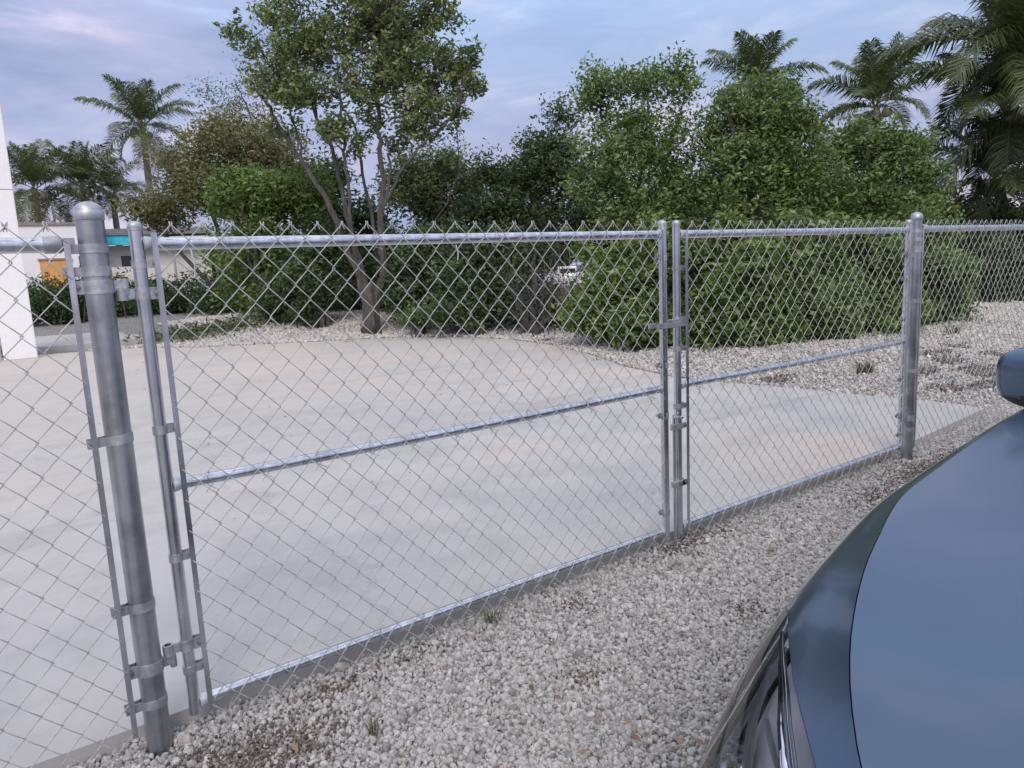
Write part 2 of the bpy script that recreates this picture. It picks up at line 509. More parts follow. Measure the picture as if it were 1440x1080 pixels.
def gh(x, y):
    """ground height"""
    x = np.asarray(x, float); y = np.asarray(y, float)
    ins = in_poly(SLAB, x, y)
    d = dist_poly(SLAB, x, y)
    far = sstep(0.6, 3.0, y)
    # gravel sits just under the slab edge at the road side, heaps up at the back
    z = -0.035 + 0.0 * x
    z = z + far * (0.05 + 0.20 * sstep(0.0, 2.5, d) * sstep(2, 9, y) * sstep(1.5, 4, x) + 0.05 * sstep(0, 2, d))
    z = z + 0.012 * np.sin(x * 3.1 + y * 1.3) * sstep(0.2, 1.0, d) + 0.010 * np.sin(x * 7.3 - y * 5.1) * sstep(0.1, 0.6, d)
    z = z - 0.10 * sstep(-0.7, -1.8, y)
    z = np.where(ins & (d > 0.03), -0.06, z)
    r = x * Rh[0] + (y + 1.88) * Rh[1]; f = x * Fh[0] + (y + 1.88) * Fh[1]
    z = z - 1.6 * sstep(30, 34, f) * sstep(-7, -3, r)
    return z
gx = np.concatenate([[-400, -200, -80, -40, -20, -12], np.arange(-8, 15.01, 0.125), [17, 20, 24, 28, 32, 36, 42, 50, 65, 90, 150, 250, 500]])
gy_ = np.concatenate([[-400, -200, -80, -30, -12, -6], np.arange(-4, 16.01, 0.125), [17, 18, 20, 22, 24, 26, 28, 30, 32, 35, 38, 42, 48, 56, 70, 100, 160, 300, 600]])
X, Y = np.meshgrid(gx, gy_)
Z = gh(X, Y)
V = np.stack([X, Y, Z], -1).reshape(-1, 3)
nx, ny = len(gx), len(gy_)
I = (np.arange(ny - 1)[:, None] * nx + np.arange(nx - 1)[None]).ravel()
F = np.stack([I, I + 1, I + nx + 1, I + nx], -1)
dd = dist_poly(SLAB, X, Y)
fwd = X * Fh[0] + (Y + 1.88) * Fh[1]
rgt = X * Rh[0] + (Y + 1.88) * Rh[1]
thr = 22 - 8.5 * sstep(-4.5, -1.5, rgt)
grassy = np.clip(sstep(0, 3, fwd - thr) * sstep(2.0, 3.0, dd), 0, 1)
ground = link('ground', np_mesh('ground', V, F, M_GROUND, attr=grassy.ravel(), smooth=True))
tag(ground, 'pale limestone gravel ground on both sides of the gate', kind='structure')

# slab with real thickness
def prism(P, z0, z1):
    m = MB()
    n = len(P)
    m.add([(x, y, z1) for x, y in P], [tuple(range(n))])
    m.add([(x, y, z) for z in (z0, z1) for x, y in P], [(i, (i + 1) % n, n + (i + 1) % n, n + i) for i in range(n)])
    return m
slab = prism(SLAB, -0.25, 0.012).build('driveway', M_SLAB)
tag(slab, 'broad pale concrete driveway behind the double gate', kind='structure')
A = gz(-60, 505, 0.0)
side = prism([(-1.2, 12.9), (2.35, 12.55), (3.1, 15.5), (-0.8, 16.4)], -0.2, 0.13).build('path', M_PALE)
tag(side, 'raised pale concrete path at the back of the driveway by the white pillar', kind='structure')
M_WATER, t, b = mat_new('canal_water')
b.inputs['Base Color'].default_value = (0.02, 0.04, 0.05, 1)
b.inputs['Roughness'].default_value = 0.06
b.inputs['IOR'].default_value = 1.33
bump(t, b, noise_node(t, 1.2, 5, objvec(t), 0.6).outputs[0], 0.35, 0.1)
def RF(r, f): return (r * Rh[0] + f * Fh[0], r * Rh[1] + f * Fh[1] - 1.88)
wm = MB()
q = [RF(-14, 29), RF(120, 29), RF(400, 160), RF(-14, 160)]
wm.add([(x, y, -0.85) for x, y in q], [(0, 1, 2, 3)])
tag(wm.build('water', M_WATER), 'calm canal water behind the trees', kind='structure')

# ------------------------------------------------------------------ gravel stones (geometry-node instances)
stones_col = bpy.data.collections.new('stone_sources')
def rock_mesh(name, seed, mat):
    r_ = random.Random(seed)
    bm = bmesh.new()
    bmesh.ops.create_icosphere(bm, subdivisions=2, radius=0.5)
    sx, sy, sz = r_.uniform(0.8, 1.15), r_.uniform(0.65, 1.0), r_.uniform(0.5, 0.8)
    # cut with random planes for angular chips
    for k in range(7):
        nrm = Vector((r_.gauss(0, 1), r_.gauss(0, 1), r_.gauss(0, 1))).normalized()
        dpl = r_.uniform(0.30, 0.42)
        for v in bm.verts:
            e = v.co.dot(nrm) - dpl
            if e > 0: v.co -= nrm * e
    for v in bm.verts:
        v.co = Vector((v.co.x * sx, v.co.y * sy, v.co.z * sz)) + Vector(noise.noise_vector(v.co * 3 + Vector((seed, 0, 0)))) * 0.03
    bmesh.ops.dissolve_limit(bm, angle_limit=0.12, verts=bm.verts[:], edges=bm.edges[:])
    bmesh.ops.triangulate(bm, faces=bm.faces[:])
    me = bpy.data.meshes.new(name)
    bm.to_mesh(me); bm.free()
    me.materials.append(mat)
    return me
def scatter(name, pts, scl, mat, label, nvar=6, seed=0, parent=None, cat='gravel'):
    """one stuff object: points carrying a size attribute, rocks instanced on them by geometry nodes"""
    n = len(pts)
    me = bpy.data.meshes.new(name)
    me.vertices.add(n)
    me.vertices.foreach_set('co', np.asarray(pts, np.float32).ravel())
    a = me.attributes.new('size', 'FLOAT', 'POINT'); a.data.foreach_set('value', np.asarray(scl, np.float32))
    a = me.attributes.new('rot', 'FLOAT_VECTOR', 'POINT')
    a.data.foreach_set('vector', np.random.default_rng(seed).uniform(0, 6.28, (n, 3)).astype(np.float32).ravel())
    a = me.attributes.new('pick', 'INT', 'POINT'); a.data.foreach_set('value', np.random.default_rng(seed + 1).integers(0, nvar, n).astype(np.int32))
    o = link(name, me, parent)
    tag(o, label, cat, kind='stuff')
    ng = bpy.data.node_groups.new(name + '_nodes', 'GeometryNodeTree')
    ng.interface.new_socket('Geometry', in_out='INPUT', socket_type='NodeSocketGeometry')
    ng.interface.new_socket('Geometry', in_out='OUTPUT', socket_type='NodeSocketGeometry')
    gi = ng.nodes.new('NodeGroupInput'); go = ng.nodes.new('NodeGroupOutput')
    iop = ng.nodes.new('GeometryNodeInstanceOnPoints')
    iop.inputs['Pick Instance'].default_value = True
    gi2 = ng.nodes.new('GeometryNodeGeometryToInstance')
    for k in range(nvar):
        ro = bpy.data.objects.new(name + '_source', rock_mesh(name + '_source', seed * 31 + k, mat))
        oi = ng.nodes.new('GeometryNodeObjectInfo')
        oi.inputs['Object'].default_value = ro
        oi.inputs['As Instance'].default_value = True
        ng.links.new(oi.outputs['Geometry'], gi2.inputs[0])
    ng.links.new(gi2.outputs[0], iop.inputs['Instance'])
    def att(nm, ty):
        q = ng.nodes.new('GeometryNodeInputNamedAttribute'); q.data_type = ty; q.inputs['Name'].default_value = nm
        return q.outputs['Attribute']
    ng.links.new(att('pick', 'INT'), iop.inputs['Instance Index'])
    ng.links.new(att('rot', 'FLOAT_VECTOR'), iop.inputs['Rotation'])
    ng.links.new(att('size', 'FLOAT'), iop.inputs['Scale'])
    ng.links.new(gi.outputs[0], iop.inputs['Points'])
    ng.links.new(iop.outputs[0], go.inputs[0])
    md = o.modifiers.new('stones', 'NODES'); md.node_group = ng
    return o
def in_view(P, m=120):
    v = P - CC
    z = v @ CF
    u = 720 + FPX * (v @ CR) / np.maximum(z, 1e-3); w = 540 - FPX * (v @ CU) / np.maximum(z, 1e-3)
    return (z > 0.3) & (u > -m * 3) & (u < 1440 + m) & (w < 1080 + m * 2)
def jgrid(x0, x1, y0, y1, s, g, jit=0.45):
    xs = np.arange(x0, x1, s); ys = np.arange(y0, y1, s * 0.87)
    A, B = np.meshgrid(xs, ys)
    A = A + (np.arange(len(ys)) % 2)[:, None] * s / 2
    A = A + g.uniform(-jit, jit, A.shape) * s; B = B + g.uniform(-jit, jit, B.shape) * s
    return A.ravel(), B.ravel()
g = np.random.default_rng(3)
def noise2(x, y, s):
    return np.array([noise.noise(Vector((a * s, b_ * s, 1.7))) for a, b_ in zip(x, y)])
BARE = [(0.44, -0.21, 0.022, 0.008, 1.15), (0.30, -0.13, 0.010, 0.002, 0.7), (0.67, -0.05, 0.006, 0.0012, 0.8), (3.9, -0.16, 0.10, 0.006, 1.0), (3.3, -0.22, 0.03, 0.004, 0.6),
        (2.20, 0.0, 0.03, 0.0022, 1.0), (0.95, -0.03, 0.01, 0.0008, 0.6), (1.5, -0.10, 0.002, 0.002, 0.5), (4.9, -0.2, 0.08, 0.006, 0.7), (1.25, -0.45, 0.002, 0.001, 0.6), (1.9, -0.5, 0.003, 0.001, 0.5)]
# road-side gravel in front of the gate: two layers of chips
allp, alls = [], []
for layer, (sp_, zo) in enumerate([(0.0112, 0.001), (0.0145, 0.006), (0.022, 0.011)]):
    x, y = jgrid(-0.6, 8.5, -1.7, 0.25, sp_, g)
    s = g.lognormal(math.log(0.0152), 0.28, len(x)) * (1.12 if layer == 2 else 1)
    k = ~in_poly(SLAB, x, y - 0.006) & (np.hypot(x - 0.2346, y) > 0.034) & (np.hypot(x - 4.006, y) > 0.034)
    if layer == 2: k &= g.random(len(x)) < 0.75
    x, y, s = x[k], y[k], np.clip(s[k], 0.008, 0.030)
    # shallow hollows where soil shows
    bare = sum(w_ * np.exp(-((x - bx) ** 2 / sx + (y - by) ** 2 / sy)) for bx, by, sx, sy, w_ in BARE)
    bare = bare * (0.75 + 0.5 * np.sin(x * 41 + y * 23) * np.sin(y * 57 - x * 19))
    k = g.random(len(x)) > bare * (0.9 if layer else 0.3)
    x, y, s = x[k], y[k], s[k]
    big = g.random(len(x)) < 0.012
    s = np.where(big, s * 1.7, s)
    z = gh(x, y) + zo + g.uniform(-0.003, 0.004, len(x))
    allp.append(np.stack([x, y, z], -1)); alls.append(s)
P = np.concatenate(allp); s = np.concatenate(alls)
k = in_view(P); P, s = P[k], s[k]
scatter('gravel', P, s, M_STONENEAR, 'grey white limestone chippings in front of the gate', 8, 11)
# brown dirty stones and crumbs in the bare patches
x = np.concatenate([g.normal(bx, math.sqrt(sx / 2) * 1.15, int(400000 * math.sqrt(sx * sy) * w_ * 0.33 + 40)) for bx, by, sx, sy, w_ in BARE])
y = np.concatenate([g.normal(by, math.sqrt(sy / 2) * 1.15, int(400000 * math.sqrt(sx * sy) * w_ * 0.33 + 40)) for bx, by, sx, sy, w_ in BARE])
DEB = [(7.38, 1.01), (6.51, 0.51), (7.1, 0.8), (7.6, 1.35), (7.9, 1.6), (8.3, 1.2), (6.9, 1.25), (6.2, 0.75), (8.6, 1.7), (5.6, 1.9), (6.4, 4.4), (6.6, 6.3), (8.0, 0.6)]
xd = np.concatenate([g.normal(bx, 0.10, 130) for bx, by in DEB]); yd = np.concatenate([g.normal(by, 0.06, 130) for bx, by in DEB])
x = np.concatenate([x, xd]); y = np.concatenate([y, yd])
k = ~in_poly(SLAB, x, y); x, y = x[k], y[k]
scatter('brown_gravel', np.stack([x, y, gh(x, y) + g.uniform(0.002, 0.018, len(x)) + 0.016 * (x > 5.5)], -1), g.uniform(0.004, 0.014, len(x)) * np.where(x > 5.5, 2.6, 1), M_DIRTSTONE,
        'soil stained brown stones and crumbs in bare patches of gravel', 5, 23)
# gravel between driveway and shrubs
x, y = jgrid(1.5, 14.5, -0.2, 15.5, 0.036, g)
ff = x * Fh[0] + (y + 1.88) * Fh[1]
k = ~in_poly(SLAB, x, y) & ((y > 0.25) | (x > 5.5)) & (g.random(len(x)) < np.clip(1.25 - ff / 26, 0.35, 1.0)) & (ff < 19)
k &= ~((y > 12.4) & (x < 3.2))
x, y = x[k], y[k]
s = g.lognormal(math.log(0.036), 0.30, len(x)) * np.clip(ff[k] / 9, 0.72, 1.5)
bare = 0
for bx, by in [(6.9, .62), (7.4, .9), (7.9, .5), (6.4, .55), (7.2, 0.2), (8.3, 1.0), (6.7, 1.0), (7.7, 1.3), (5.9, 2.4), (6.1, 3.5), (3.2, 12.2), (4.2, 11.0)]:
    bare = bare + np.exp(-((x - bx) ** 2 + (y - by) ** 2) / 0.012)
k = g.random(len(x)) > bare
x, y, s = x[k], y[k], s[k]
P = np.stack([x, y, gh(x, y) + 0.006 + g.uniform(-0.006, 0.008, len(x))], -1)
k = in_view(P, 60); P, s = P[k], s[k]
print('far stones', len(P))
scatter('gravel', P, s, M_STONE, 'cream limestone gravel between the driveway and the shrubs', 6, 41)
# scraps of dead leaf and twigs on gravel and slab
def scraps():
    V, F, A = [], [], []
    q = []
    for k in range(420):
        if k < 150: q.append((g.uniform(0.3, 5), g.uniform(-0.9, 0.0), 0))
        elif k < 300: q.append((g.uniform(5.5, 9.5), g.uniform(0.2, 5), 0))
        else: q.append((g.uniform(0.5, 6), g.uniform(0.1, 10), 1))
    for x, y, m in q:
        ins = bool(in_poly(SLAB, np.array([x]), np.array([y]))[0])
        z = 0.017 if ins else float(gh(np.array([x]), np.array([y]))[0]) + 0.026
        a = g.uniform(0, 6.28); l = g.uniform(0.008, 0.022) * (1.5 if x > 5.5 or y > 3 else 1); w = l * g.uniform(0.25, 0.5)
        if ins: l *= 0.6; w *= 0.6
        c, s_ = math.cos(a), math.sin(a)
        b0 = len(V)
        V += [(x - c * l, y - s_ * l, z), (x + s_ * w, y - c * w, z + l * g.uniform(0, .5)), (x + c * l, y + s_ * l, z + l * .2), (x - s_ * w, y + c * w, z + l * g.uniform(0, .5))]
        F.append((b0, b0 + 1, b0 + 2, b0 + 3)); A += [g.random()] * 4
    o = link('leaf_litter', np_mesh('leaf_litter', V, F, LM['dry'], attr=A))
    tag(o, 'scraps of dead brown leaves lying on gravel and concrete', 'leaf litter', kind='stuff')
scraps()
# ------------------------------------------------------------------ chain link fence
ZT, ZM, ZB = 1.20, 0.6254, 0.057      # rail heights
PITCH = 0.0354                        # column spacing of the weave (half a diamond)
ROW = 0.0772                          # diamond height
WTOP = 1.243
WR = 0.00138
def wire_mesh(phase, seed=0):
    wr_ = random.Random(seed * 7 + phase)
    f1, f2, p1_, p2_ = wr_.uniform(2, 5), wr_.uniform(6, 11), wr_.uniform(0, 6), wr_.uniform(0, 6)
    """one woven wire: flattened helix in z, phase 0 ends on the right column, phase 1 on the left"""
    pts = []
    a, dy = PITCH / 2 + 0.0012, 0.0026
    n = 32
    h = ROW / 2
    side = 1 if phase == 0 else -1
    z = WTOP
    # knuckle at the top: the end is bent over its neighbour
    pts += [(side * (a - 0.007), 0.004, z - 0.014), (side * (a - 0.002), 0.0045, z - 0.001), (side * (a + 0.002), 0.001, z + 0.006), (side * (a + 0.001), -dy, z - 0.002)]
    for i in range(n):
        # going from x = side*a to -side*a ; '\' (down to the right) runs in front
        fr = -dy if side < 0 else dy
        z1 = z - h
        pts.append((side * (a - 0.003), fr, z - h * 0.09))
        pts.append((side * a * 0.05, fr * 1.25, (z + z1) / 2 + 0.0008))
        pts.append((-side * (a - 0.003), fr, z1 + h * 0.09))
        if i < n - 1:
            pts.append((-side * (a + 0.0006), 0, z1))
        side = -side
        z = z1
    # bottom knuckle
    pts += [(side * (a + 0.001), 0.0, z), (side * (a + 0.002), 0.003, z - 0.007), (side * (a - 0.003), 0.0045, z - 0.001), (side * (a - 0.009), 0.004, z + 0.012)]
    pts = [(x + 0.0010 * math.sin(f1 * z + p1_) + 0.0006 * math.sin(f2 * z + p2_), y + 0.0016 * math.sin(f1 * z * 1.3 + p2_), z) for x, y, z in pts]
    m = MB().tube(pts, WR, 5)
    return m.mesh('wire', M_WIRE)
WIRES = [wire_mesh(k % 2, k) for k in range(12)]
def weave(parent, x0, n, y=-0.0215, z=0.0, wob=0.0):
    for i in range(n):
        o = bpy.data.objects.new('wire', WIRES[(i % 2) + 2 * random.randrange(6)])
        COL.objects.link(o)
        o.parent = parent
        px, py, pz = parent.location
        o.location = (x0 + (i + 0.5) * PITCH - px, y - py + 0.0022 * math.sin(i * 0.31 + x0), z - pz)
        o.rotation_euler = (random.gauss(0, 0.0012), random.gauss(0, 0.0012), 0)

def pipe_v(r, z0, z1, x, y=0.0, n=20):
    return MB().lathe([(0.0, z0), (r, z0), (r, z1), (0.0, z1)], x, y, 0, n)
def cap_prof(r, z):   # domed cap with a short skirt
    p = [(r + 0.0016, z - r * 0.75), (r + 0.0022, z - r * 0.72), (r + 0.0022, z - r * 0.12), (r + 0.0008, z - r * 0.04)]
    for k in range(1, 9):
        w = PI / 2 * k / 8
        p.append(((r + 0.0008) * math.cos(w), z - r * 0.04 + r * 0.74 * math.sin(w)))
    return [(r, z - r * 0.75)] + p
def band(x, r, z, side, reach, w=0.022, y=0.0, th=0.0022, bolt=True, tilt=0.0):
    """tension band: strap round the pipe, two ears reaching to a bolt at x + side*reach"""
    m = MB()
    ro = r + th
    n = 22
    # strap
    vs, fs = [], []
    for k in range(n + 1):
        w_ = math.radians(32) + (2 * PI - math.radians(64)) * k / n
        c, s_ = math.cos(w_) * side, math.sin(w_)
        for rr in (r + 0.0002, ro):
            for zz in (-w / 2, w / 2):
                vs.append((x + c * rr, y + s_ * rr, z + zz))
    for k in range(n):
        a = k * 4; b_ = a + 4
        fs += [(a + 2, b_ + 2, b_ + 3, a + 3), (a + 1, a + 3, b_ + 3, b_ + 1), (a, b_, b_ + 2, a + 2), (a, a + 1, b_ + 1, b_)]
    m.add(vs, fs, True)
    ex, ey = math.cos(math.radians(32)) * r, math.sin(math.radians(32)) * r
    for sg in (-1, 1):
        x0, y0 = x + side * ex, y + sg * ey
        x1, y1 = x + side * (ex + 0.006), y + sg * min(ey, 0.0085)
        x2 = x + side * reach
        q = [(x0, y0), (x1, y1), (x2, y1)]
        for (ax, ay), (bx, by) in zip(q[:-1], q[1:]):
            t_ = th * sg
            v8 = [(ax, ay, z - w / 2), (bx, by, z - w / 2), (bx, by + t_, z - w / 2), (ax, ay + t_, z - w / 2),
                  (ax, ay, z + w / 2), (bx, by, z + w / 2), (bx, by + t_, z + w / 2), (ax, ay + t_, z + w / 2)]
            m.add(v8, [(0, 1, 2, 3), (4, 7, 6, 5), (0, 4, 5, 1), (1, 5, 6, 2), (2, 6, 7, 3), (3, 7, 4, 0)])
    if tilt:
        for i, p in enumerate(m.v):
            m.v[i] = (p[0], p[1], p[2] + (p[0] - x) * tilt)
    me = m
    return me
def bolt(x, y, z):
    m = MB()
    m.tube([(x, y - 0.016, z), (x, y + 0.016, z)], 0.0035, 8)
    m.lathe([(0, -0.0035), (0.0065, -0.002), (0.0075, 0.0), (0.0075, 0.001), (0, 0.001)], x, y - 0.0135, z, 10, 'Y')
    m.lathe([(0, 0.0), (0.0068, 0.0), (0.0068, 0.006), (0, 0.006)], x, y + 0.0125, z, 6, 'Y')
    return m
def add_band(parent, x, r, z, side, reach, w=0.022, y=0.0, tilt=0.0):
    b_ = band(x, r, z, side, reach, w, y, tilt=tilt).build('tension_band', M_FIT, parent)
    bolt(x + side * (reach - 0.008), y, z + side * (reach - 0.008) * tilt).build('bolt', M_BOLT, b_)
def tension_bar(parent, x, z0, z1, y=-0.0195):
    MB().box(x - 0.0062, x + 0.0062, y - 0.0026, y + 0.0026, z0, z1, 0.0008).build('tension_bar', M_PIPE, parent)

GP = 'chain link gate posts'
def post(x, r, ztop, label, nb):
    p = empty('gate_post', (x, 0, 0), label, 'post', GP)
    m = MB().lathe([(r, -0.3), (r, ztop - r * 0.9)], x, 0, 0, 28)
    m.build('post_pipe', M_POST, p)
    MB().lathe(cap_prof(r, ztop - r * 0.6), x, 0, 0, 28).build('post_cap', M_FIT, p)
    return p
XP1, XP2 = 0.2346, 4.006
PR = 0.0285
p1 = post(XP1, PR, 1.292, 'thick galvanised gate post with domed cap nearest the camera at left', 0)
p2 = post(XP2, PR, 1.288, 'thick galvanised gate post with domed cap at the far right end of the double gate', 0)
# hinges on the posts: band with a pintle
def post_hinge(parent, x, z, side, up=1):
    b_ = band(x, PR, z, -side, PR + 0.024, 0.030).build('hinge', M_FIT, parent)
    m = MB()
    xe = x + side * (PR + 0.001)
    m.box(min(xe, xe + side * 0.026), max(xe, xe + side * 0.026), -0.006, 0.004, z - 0.013, z + 0.013, 0.002)
    m.tube([(xe + side * 0.024, -0.001, z - 0.020), (xe + side * 0.024, -0.001, z + 0.016 * up)], 0.008, 12)
    m.build('hinge_pin', M_FIT, b_)
    bolt(x - side * (PR + 0.015), 0, z).build('bolt', M_BOLT, b_)
def gate_hinge(parent, x, r, z, side, reach):
    """strap round the gate upright, with an eye reaching back to the post's pin"""
    b_ = band(x, r, z, side, r + 0.022, 0.028).build('hinge', M_FIT, parent)
    m = MB()
    xe = x - side * (r + 0.001)
    m.box(min(xe, xe - side * reach), max(xe, xe - side * reach), -0.005, 0.003, z - 0.012, z + 0.012, 0.002)
    m.lathe([(0.0085, -0.014), (0.0125, -0.014), (0.0125, 0.014), (0.0085, 0.014)], xe - side * (reach + 0.006), -0.001, z, 14)
    m.build('hinge_eye', M_FIT, b_)
    bolt(x + side * (r + 0.014), 0, z).build('bolt', M_BOLT, b_)
post_hinge(p1, XP1, 1.108, 1)
post_hinge(p1, XP1, 0.190, 1)
post_hinge(p2, XP2, 1.098, -1)
post_hinge(p2, XP2, 0.20, -1)

# left fence run
FR = 'chain link fence runs either side of the gate'
lf = empty('chain_link_fence', (-2.4, 0, 0), 'galvanised chain link fence section at the left edge, left of the nearest post', 'fence', FR)
m = MB().tube([(-2.4, 0, ZT + 0.002), (XP1 - 0.062, 0, ZT + 0.002)], 0.0165, 20)
m.build('top_rail', M_PIPE, lf)
m = MB().lathe([(0.0168, -0.034), (0.0186, -0.033), (0.0186, -0.003), (0.017, 0.0), (0, 0.001)], XP1 - 0.060, 0, ZT + 0.002, 20, 'X')
m.box(XP1 - 0.062, XP1 - 0.034, -0.003, 0.003, ZT - 0.012, ZT + 0.016)
m.build('rail_end', M_FIT, lf)
b_ = band(XP1, PR, ZT - 0.008, -1, PR + 0.022, 0.020).build('brace_band', M_FIT, lf)
XT = XP1 - 0.052
tension_bar(lf, XT, 0.03, 1.212)
for z, tl in ((1.142, 0.0), (0.760, 0.06), (0.350, 0.05), (0.100, 0.05)):
    add_band(lf, XP1, PR, z, -1, PR + 0.036, 0.021, tilt=tl)
nl = 78
weave(lf, XT - nl * PITCH, nl)
bm_ = MB().lathe([(0.0225, -0.3), (0.0225, 1.235)], -2.45, 0, 0, 20); bm_.build('fence_post', M_POST, lf)
MB().lathe(cap_prof(0.0225, 1.25), -2.45, 0, 0, 20).build('post_cap', M_FIT, lf)

# right fence run
rf = empty('chain_link_fence', (XP2 + 0.06, 0, 0), 'galvanised chain link fence section at the right edge, beyond the far gate post', 'fence', FR)
MB().tube([(XP2 + 0.055, 0, ZT + 0.004), (9.6, 0, ZT + 0.004)], 0.0175, 16).build('top_rail', M_PIPE, rf)
m = MB().lathe([(0, -0.002), (0.020, -0.001), (0.0225, 0.004), (0.0225, 0.048), (0.0190, 0.05)], XP2 + 0.058, 0, ZT + 0.004, 20, 'X')
m.box(XP2 + 0.034, XP2 + 0.060, -0.003, 0.003, ZT - 0.010, ZT + 0.018)
m.build('rail_end', M_FIT, rf)
band(XP2, PR, ZT - 0.006, 1, PR + 0.022, 0.020).build('brace_band', M_FIT, rf)
XT2 = XP2 + 0.050
tension_bar(rf, XT2 - 0.012, 0.03, 1.212)
for z in (1.150, 0.830, 0.46, 0.14):
    add_band(rf, XP2, PR, z, 1, PR + 0.022, 0.021)
nr = 150
weave(rf, XT2, nr)
for k, xx in enumerate((6.6, 9.55)):
    MB().lathe([(0.021, -0.3), (0.021, 1.23)], xx, 0.03, 0, 18).build('fence_post', M_POST, rf)
    MB().lathe(cap_prof(0.021, 1.245), xx, 0.03, 0, 18).build('post_cap', M_FIT, rf)
for xx in (4.62, 5.2, 5.8):
    MB().tube([(xx + 0.024 * math.cos(w) * 0.3, 0.024 * math.sin(w), ZT + 0.004 + 0.024 * math.cos(w)) for w in np.linspace(-2.6, 2.6, 12)], 0.0014, 5).build('tie_wire', M_FIT, rf)

# gate leaves
UR = 0.0150
def gate(x0, x1, label, mirror, name='chain_link_gate'):
    gt = empty(name, (x0, 0, 0), label, 'gate', 'leaves of the chain link double gate')
    for x, lb in ((x0, 0), (x1, 0)):
        MB().lathe([(UR, 0.028), (UR, ZT + 0.035)], x, 0, 0, 20).build('upright', M_PIPE, gt)
        MB().lathe(cap_prof(UR, ZT + 0.042), x, 0, 0, 20).build('upright_cap', M_FIT, gt)
    for nm, z in (('top_rail', ZT), ('middle_rail', ZM), ('bottom_rail', ZB)):
        rr = 0.0150 if nm != 'middle_rail' else 0.0138
        sag = 0.004 if nm == 'middle_rail' else 0.0
        q = [(x0 + UR * 0.8 + (x1 - x0 - UR * 1.6) * k / 8, 0, z - sag * math.sin(PI * k / 8)) for k in range(9)]
        MB().tube(q, rr, 18).build(nm, M_PIPE, gt)
        for x, sg in ((x0, 1), (x1, -1)):   # weld collars
            m = MB().lathe([(rr + 0.0002, 0.0), (rr + 0.0035, 0.002), (rr + 0.003, 0.008), (rr + 0.0004, 0.017)], 0, 0, 0, 18, 'X')
            m.v = [(x + sg * (UR * 0.86 + p[0]), p[1], p[2] + z) for p in m.v]
            m.build('weld', M_WELD, gt)
    return gt
GX0, GX1 = 0.3236, 2.0786
HX0, HX1 = 2.1547, 3.925
g1 = gate(GX0, GX1, 'left chain link gate leaf, the wide one nearest the camera', False)
g2 = gate(HX0, HX1, 'right chain link gate leaf, the farther one hung on the far post', True)
tension_bar(g1, GX0 + 0.034, 0.035, 1.225)
for z in (1.155, 0.765, 0.445, 0.150):
    add_band(g1, GX0, UR, z, 1, UR + 0.026, 0.020, tilt=0.03)
gate_hinge(g1, GX0, UR, 1.088, 1, 0.022)
gate_hinge(g1, GX0, UR, 0.215, 1, 0.022)
for z in (1.115, 0.715, 0.520, 0.135):
    add_band(g1, GX1, UR, z, -1, UR + 0.012, 0.020)
tension_bar(g1, GX1 - 0.021, 0.035, 1.215)
n1_ = int(round((GX1 - 0.020 - (GX0 + 0.036)) / PITCH))
weave(g1, GX0 + 0.036, n1_)
tension_bar(g2, HX0 + 0.035, 0.035, 1.215)
for z in (1.075, 0.770, 0.545, 0.235):
    add_band(g2, HX0, UR, z, 1, UR + 0.028, 0.020)
gate_hinge(g2, HX1, UR, 1.075, -1, 0.018)
gate_hinge(g2, HX1, UR, 0.225, -1, 0.018)
for z in (0.95, 0.74, 0.42, 0.12):
    add_band(g2, HX1, UR, z, -1, UR + 0.012, 0.018)
tension_bar(g2, HX1 - 0.022, 0.035, 1.215)
n2_ = int(round((HX1 - 0.020 - (HX0 + 0.036)) / PITCH))
weave(g2, HX0 + 0.036, n2_)
# tie wires on rails
for gt, xa, n_, zs in ((g1, GX0 + 0.10, 12, (ZM, ZB)), (g2, HX0 + 0.12, 12, (ZM,)), (g1, GX0 + 0.2, 4, (ZT,)), (g2, HX0 + 0.25, 5, (ZT,))):
    for zz in zs:
        for k in range(n_):
            xx = xa + k * (0.142 if n_ > 5 else 0.40) + random.uniform(-0.01, 0.01)
            q = [(xx + 0.004 * math.sin(w * 2), 0.0195 * math.sin(w) - 0.002, zz + 0.019 * math.cos(w)) for w in np.linspace(-PI * 0.95, PI * 0.95, 12)]
            q = [(xx - 0.016, -0.026, zz - 0.03)] + [(a, b2 - 0.003, c2) for a, b2, c2 in q] + [(xx + 0.014, -0.026, zz - 0.026)]
            MB().tube(q, 0.0011, 4).build('tie_wire', M_FIT, gt)
for xx, z0, z1 in ((0.433, 1.185, 1.118), (1.168, 1.18, 1.135), (1.935, 1.18, 1.14)):
    MB().tube([(xx, -0.024, z0), (xx + 0.004, -0.028, (z0 + z1) / 2), (xx + 0.002, -0.026, z1)], 0.0021, 5).build('tie_wire', M_WELD, g1)
# latch between the two leaves
lt = MB()
xc = (GX1 + HX0) / 2
bnd = band(HX0, UR, 0.873, 1, UR + 0.022, 0.036).build('latch_collar', M_FIT, g2)
lt.box(GX1 - 0.055, HX0 - UR, -0.026, -0.021, 0.855, 0.875, 0.001)
lt.box(xc - 0.012, HX0 - UR + 0.002, -0.022, 0.010, 0.858, 0.884, 0.002)
lt.build('latch_fork', M_FIT, g2)
lt = MB().box(GX1 - 0.055, HX0 - UR, 0.021, 0.026, 0.855, 0.875, 0.001)
lt.build('latch_fork', M_FIT, g2)
